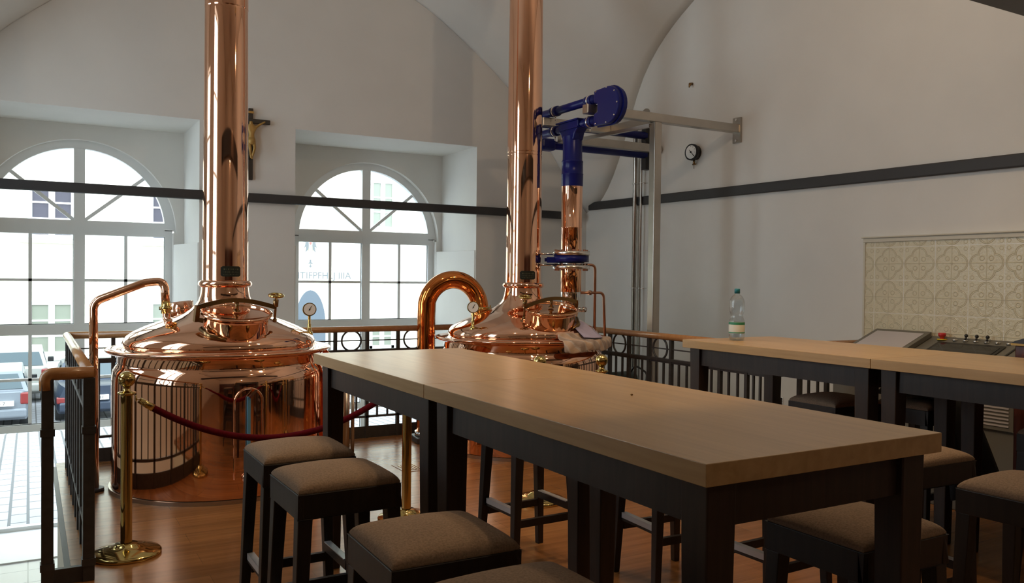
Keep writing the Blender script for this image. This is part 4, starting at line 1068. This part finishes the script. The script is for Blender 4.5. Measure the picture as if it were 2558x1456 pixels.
def car(x, y, w, l, h, body, label, kind, plate=None, lampz=(.62, .90)):
    z0 = GZ
    t = thing('parked_car', label, 'car', (x, y + l / 2, z0), 'cars parked across the street')
    k = h / 1.45
    # lower body, loft of cross sections along its length (y)
    def sect(yv, hw, zb, zt, tuck): return [(-hw + .04, yv, zb), (-hw, yv, zb + .12), (-hw, yv, zt - .22), (-hw + tuck, yv, zt), (hw - tuck, yv, zt), (hw, yv, zt - .22), (hw, yv, zb + .12), (hw - .04, yv, zb)]
    hw = w / 2
    def loft(secs, nm, mt, par, bev=0.):
        m = MB(); n = len(secs[0]); vs = [Vector(p) + Vector((x, y, z0)) for s_ in secs for p in s_]
        fs = [(i * n + j, i * n + (j + 1) % n, (i + 1) * n + (j + 1) % n, (i + 1) * n + j) for i in range(len(secs) - 1) for j in range(n)]
        fs += [tuple(range(n)), tuple(range((len(secs) - 1) * n, len(secs) * n))]
        m.add(vs, fs, True); return m.build(nm, mt, par, bevel=bev, sharp=.7)
    bt = .98 * k
    loft([sect(.02, hw * .90, .32 * k, bt * .93, .10), sect(.10, hw * .96, .24 * k, bt * .97, .08), sect(.5, hw, .22 * k, bt, .06), sect(l * .5, hw, .22 * k, bt * .98, .06), sect(l * .8, hw, .22 * k, bt * .86, .06), sect(l - .08, hw * .92, .26 * k, .66 * k, .10), sect(l, hw * .80, .32 * k, .58 * k, .14)], 'body', M[body], t)
    top = h
    if kind == 'estate': cab = [(.10, bt * .95, .02), (.35, top * .965, .16), (1.0, top, .15), (l * .55, top * .985, .15), (l * .72, bt * .92, .05)]
    else: cab = [(.75, bt * .98, .05), (1.35, top * .97, .18), (l * .45, top, .17), (l * .55, top * .98, .17), (l * .74, bt * .90, .05)]
    # cabin shell as bands from the waist to the roof
    m = MB(); ring_ = []
    for (yv, zt, ins) in cab: ring_.append([(-hw + .05, yv, bt * .9), (-hw + ins, yv, zt), (hw - ins, yv, zt), (hw - .05, yv, bt * .9)])
    n = 4; vs = [Vector(p) + Vector((x, y, z0)) for s_ in ring_ for p in s_]
    fs = [(i * n + j, i * n + j + 1, (i + 1) * n + j + 1, (i + 1) * n + j) for i in range(len(ring_) - 1) for j in range(3)] + [(0, 1, 2, 3), tuple(4 * (len(ring_) - 1) + j for j in (3, 2, 1, 0))]
    m.add(vs, fs); m.build('roof', M[body], t, bevel=.04, seg=3)
    # rear window, side windows
    (ya, za, ia), (yb_, zb, ib) = cab[0], cab[1]
    lerp = lambda a, c, f: a + (c - a) * f
    m = MB(); q = []
    for off in (.012, .0):
        for f, sx in ((.12, -1), (.12, 1), (.86, 1), (.86, -1)):
            ins = lerp(ia, ib, f) + .10; q.append((x + sx * (hw - ins), y + lerp(ya, yb_, f) - off * 1.6, z0 + lerp(za, zb, f) + off * .6))
    m.add(q, [(0, 1, 2, 3), (7, 6, 5, 4), (0, 4, 5, 1), (1, 5, 6, 2), (2, 6, 7, 3), (3, 7, 4, 0)]); m.build('rear_window', M['carglass'], t)
    for sx in (-1, 1):
        m = MB(); q = []
        for off in (.0, .02):
            for yv, f in ((cab[1][0] + .1, .08), (cab[3][0] + .35, .08), (cab[3][0] - .05, .82), (cab[1][0] + .15, .82)):
                ins = lerp(.05, .16, f); q.append((x + sx * (hw - ins + off), y + yv, z0 + lerp(bt * .96, top * .97, f)))
        m.add(q, [(0, 1, 2, 3), (7, 6, 5, 4), (0, 4, 5, 1), (1, 5, 6, 2), (2, 6, 7, 3), (3, 7, 4, 0)]); m.build('side_window', M['carglass'], t)
        m = MB(); m.box((x + sx * (hw - .10) - .09, y - .0, z0 + lampz[0] * k), (x + sx * (hw - .10) + .09, y + .20, z0 + lampz[1] * k)); m.build('tail_light', M['lampred'], t, bevel=.03)
        m = MB(); m.box((x + sx * (hw + .09) - .08, y + l * .66, z0 + bt * .92), (x + sx * (hw + .09) + .08, y + l * .66 + .12, z0 + bt * 1.06)); m.build('side_mirror', M['black'], t, bevel=.02)
        for yv in (.75, l - .75):
            m = MB(); m.tube([(x + sx * (hw - .20), y + yv, z0 + .31 * k), (x + sx * (hw - .0), y + yv, z0 + .31 * k)], .31 * k, 24); m.build('wheel', M['tyre'], t)
    m = MB(); m.box((x - hw * .93, y - .07, z0 + .30 * k), (x + hw * .93, y + .16, z0 + .53 * k)); m.build('bumper', M[body], t, bevel=.05, seg=3)
    if plate:
        m = MB(); px = x + plate[1]; m.box((px - .24, y - .075 - plate[3], z0 + plate[2] * k), (px + .24, y - .062 - plate[3] + .08, z0 + (plate[2] + .115) * k)); pl = m.build('number_plate', M['facadewhite'], t)
        text('plate_text', plate[0], .11, M['black'], (px, y - .078 - plate[3], z0 + (plate[2] + .057) * k), (PI / 2, 0, 0), pl, .001)
car(-.80, 22.2, 1.66, 4.1, 1.36, 'silver', 'silver estate car with red tail light parked left in view', 'estate', ('F 7', .28, .60, .0))
car(1.40, 22.6, 1.66, 4.2, 1.38, 'navy', 'dark blue saloon car parked behind the left railing', 'saloon', ('K 2H', .06, .57, .0), (.50, .66))
car(-.30, 26.6, 1.6, 3.4, 1.5, 'whitecar', 'cream white car parked beyond the silver estate', 'estate')

# ------------------------------------------------------------------ light, world, camera
w = bpy.data.worlds.new('overcast'); sc.world = w; w.use_nodes = True
bg = w.node_tree.nodes['Background']; bg.inputs[0].default_value = (.80, .90, 1.0, 1); bg.inputs[1].default_value = 6.7
def portal(loc, rot, sx, sy):
    l = bpy.data.lights.new('daylight_portal', 'AREA'); l.shape = 'RECTANGLE'; l.size = sx; l.size_y = sy; l.cycles.is_portal = True
    o = bpy.data.objects.new('daylight_portal', l); COL.objects.link(o); o.location = loc; o.rotation_euler = rot
for c in WC: portal((c, 9.66, .87), (-PI / 2, 0, 0), 1.72, 3.84)
for y0, y1, z0, z1 in LW: portal((XL - .36, (y0 + y1) / 2, (z0 + z1) / 2), (0, -PI / 2, 0), z1 - z0, y1 - y0)

cam = bpy.data.cameras.new('camera'); co = bpy.data.objects.new('camera', cam); COL.objects.link(co); sc.camera = co
cam.sensor_fit = 'HORIZONTAL'; cam.sensor_width = 36.; cam.lens = 2103.8 / 2558 * 36.; cam.clip_end = 200
yaw, pit, rol = [math.radians(a) for a in (29.871, .928, .614)]
fwd = Vector((math.sin(yaw), math.cos(yaw), 0)); right = Vector((math.cos(yaw), -math.sin(yaw), 0)); up = Vector((0, 0, 1))
f2 = fwd * math.cos(pit) - up * math.sin(pit); u2 = up * math.cos(pit) + fwd * math.sin(pit)
r3 = right * math.cos(rol) + u2 * math.sin(rol); u3 = u2 * math.cos(rol) - right * math.sin(rol)
mx = Matrix((r3, u3, -f2)).transposed().to_4x4(); mx.translation = (0, 0, 1.5); co.matrix_world = mx

sc.view_settings.view_transform = 'Standard'; sc.view_settings.look = 'None'; sc.view_settings.exposure = 0.10; sc.view_settings.gamma = 1; sc.view_settings.use_curve_mapping = False
sc.cycles.use_denoising = True
sc.cycles.max_bounces = 12; sc.cycles.diffuse_bounces = 6; sc.cycles.glossy_bounces = 6; sc.cycles.transparent_max_bounces = 12
sc.cycles.sample_clamp_indirect = 8.0
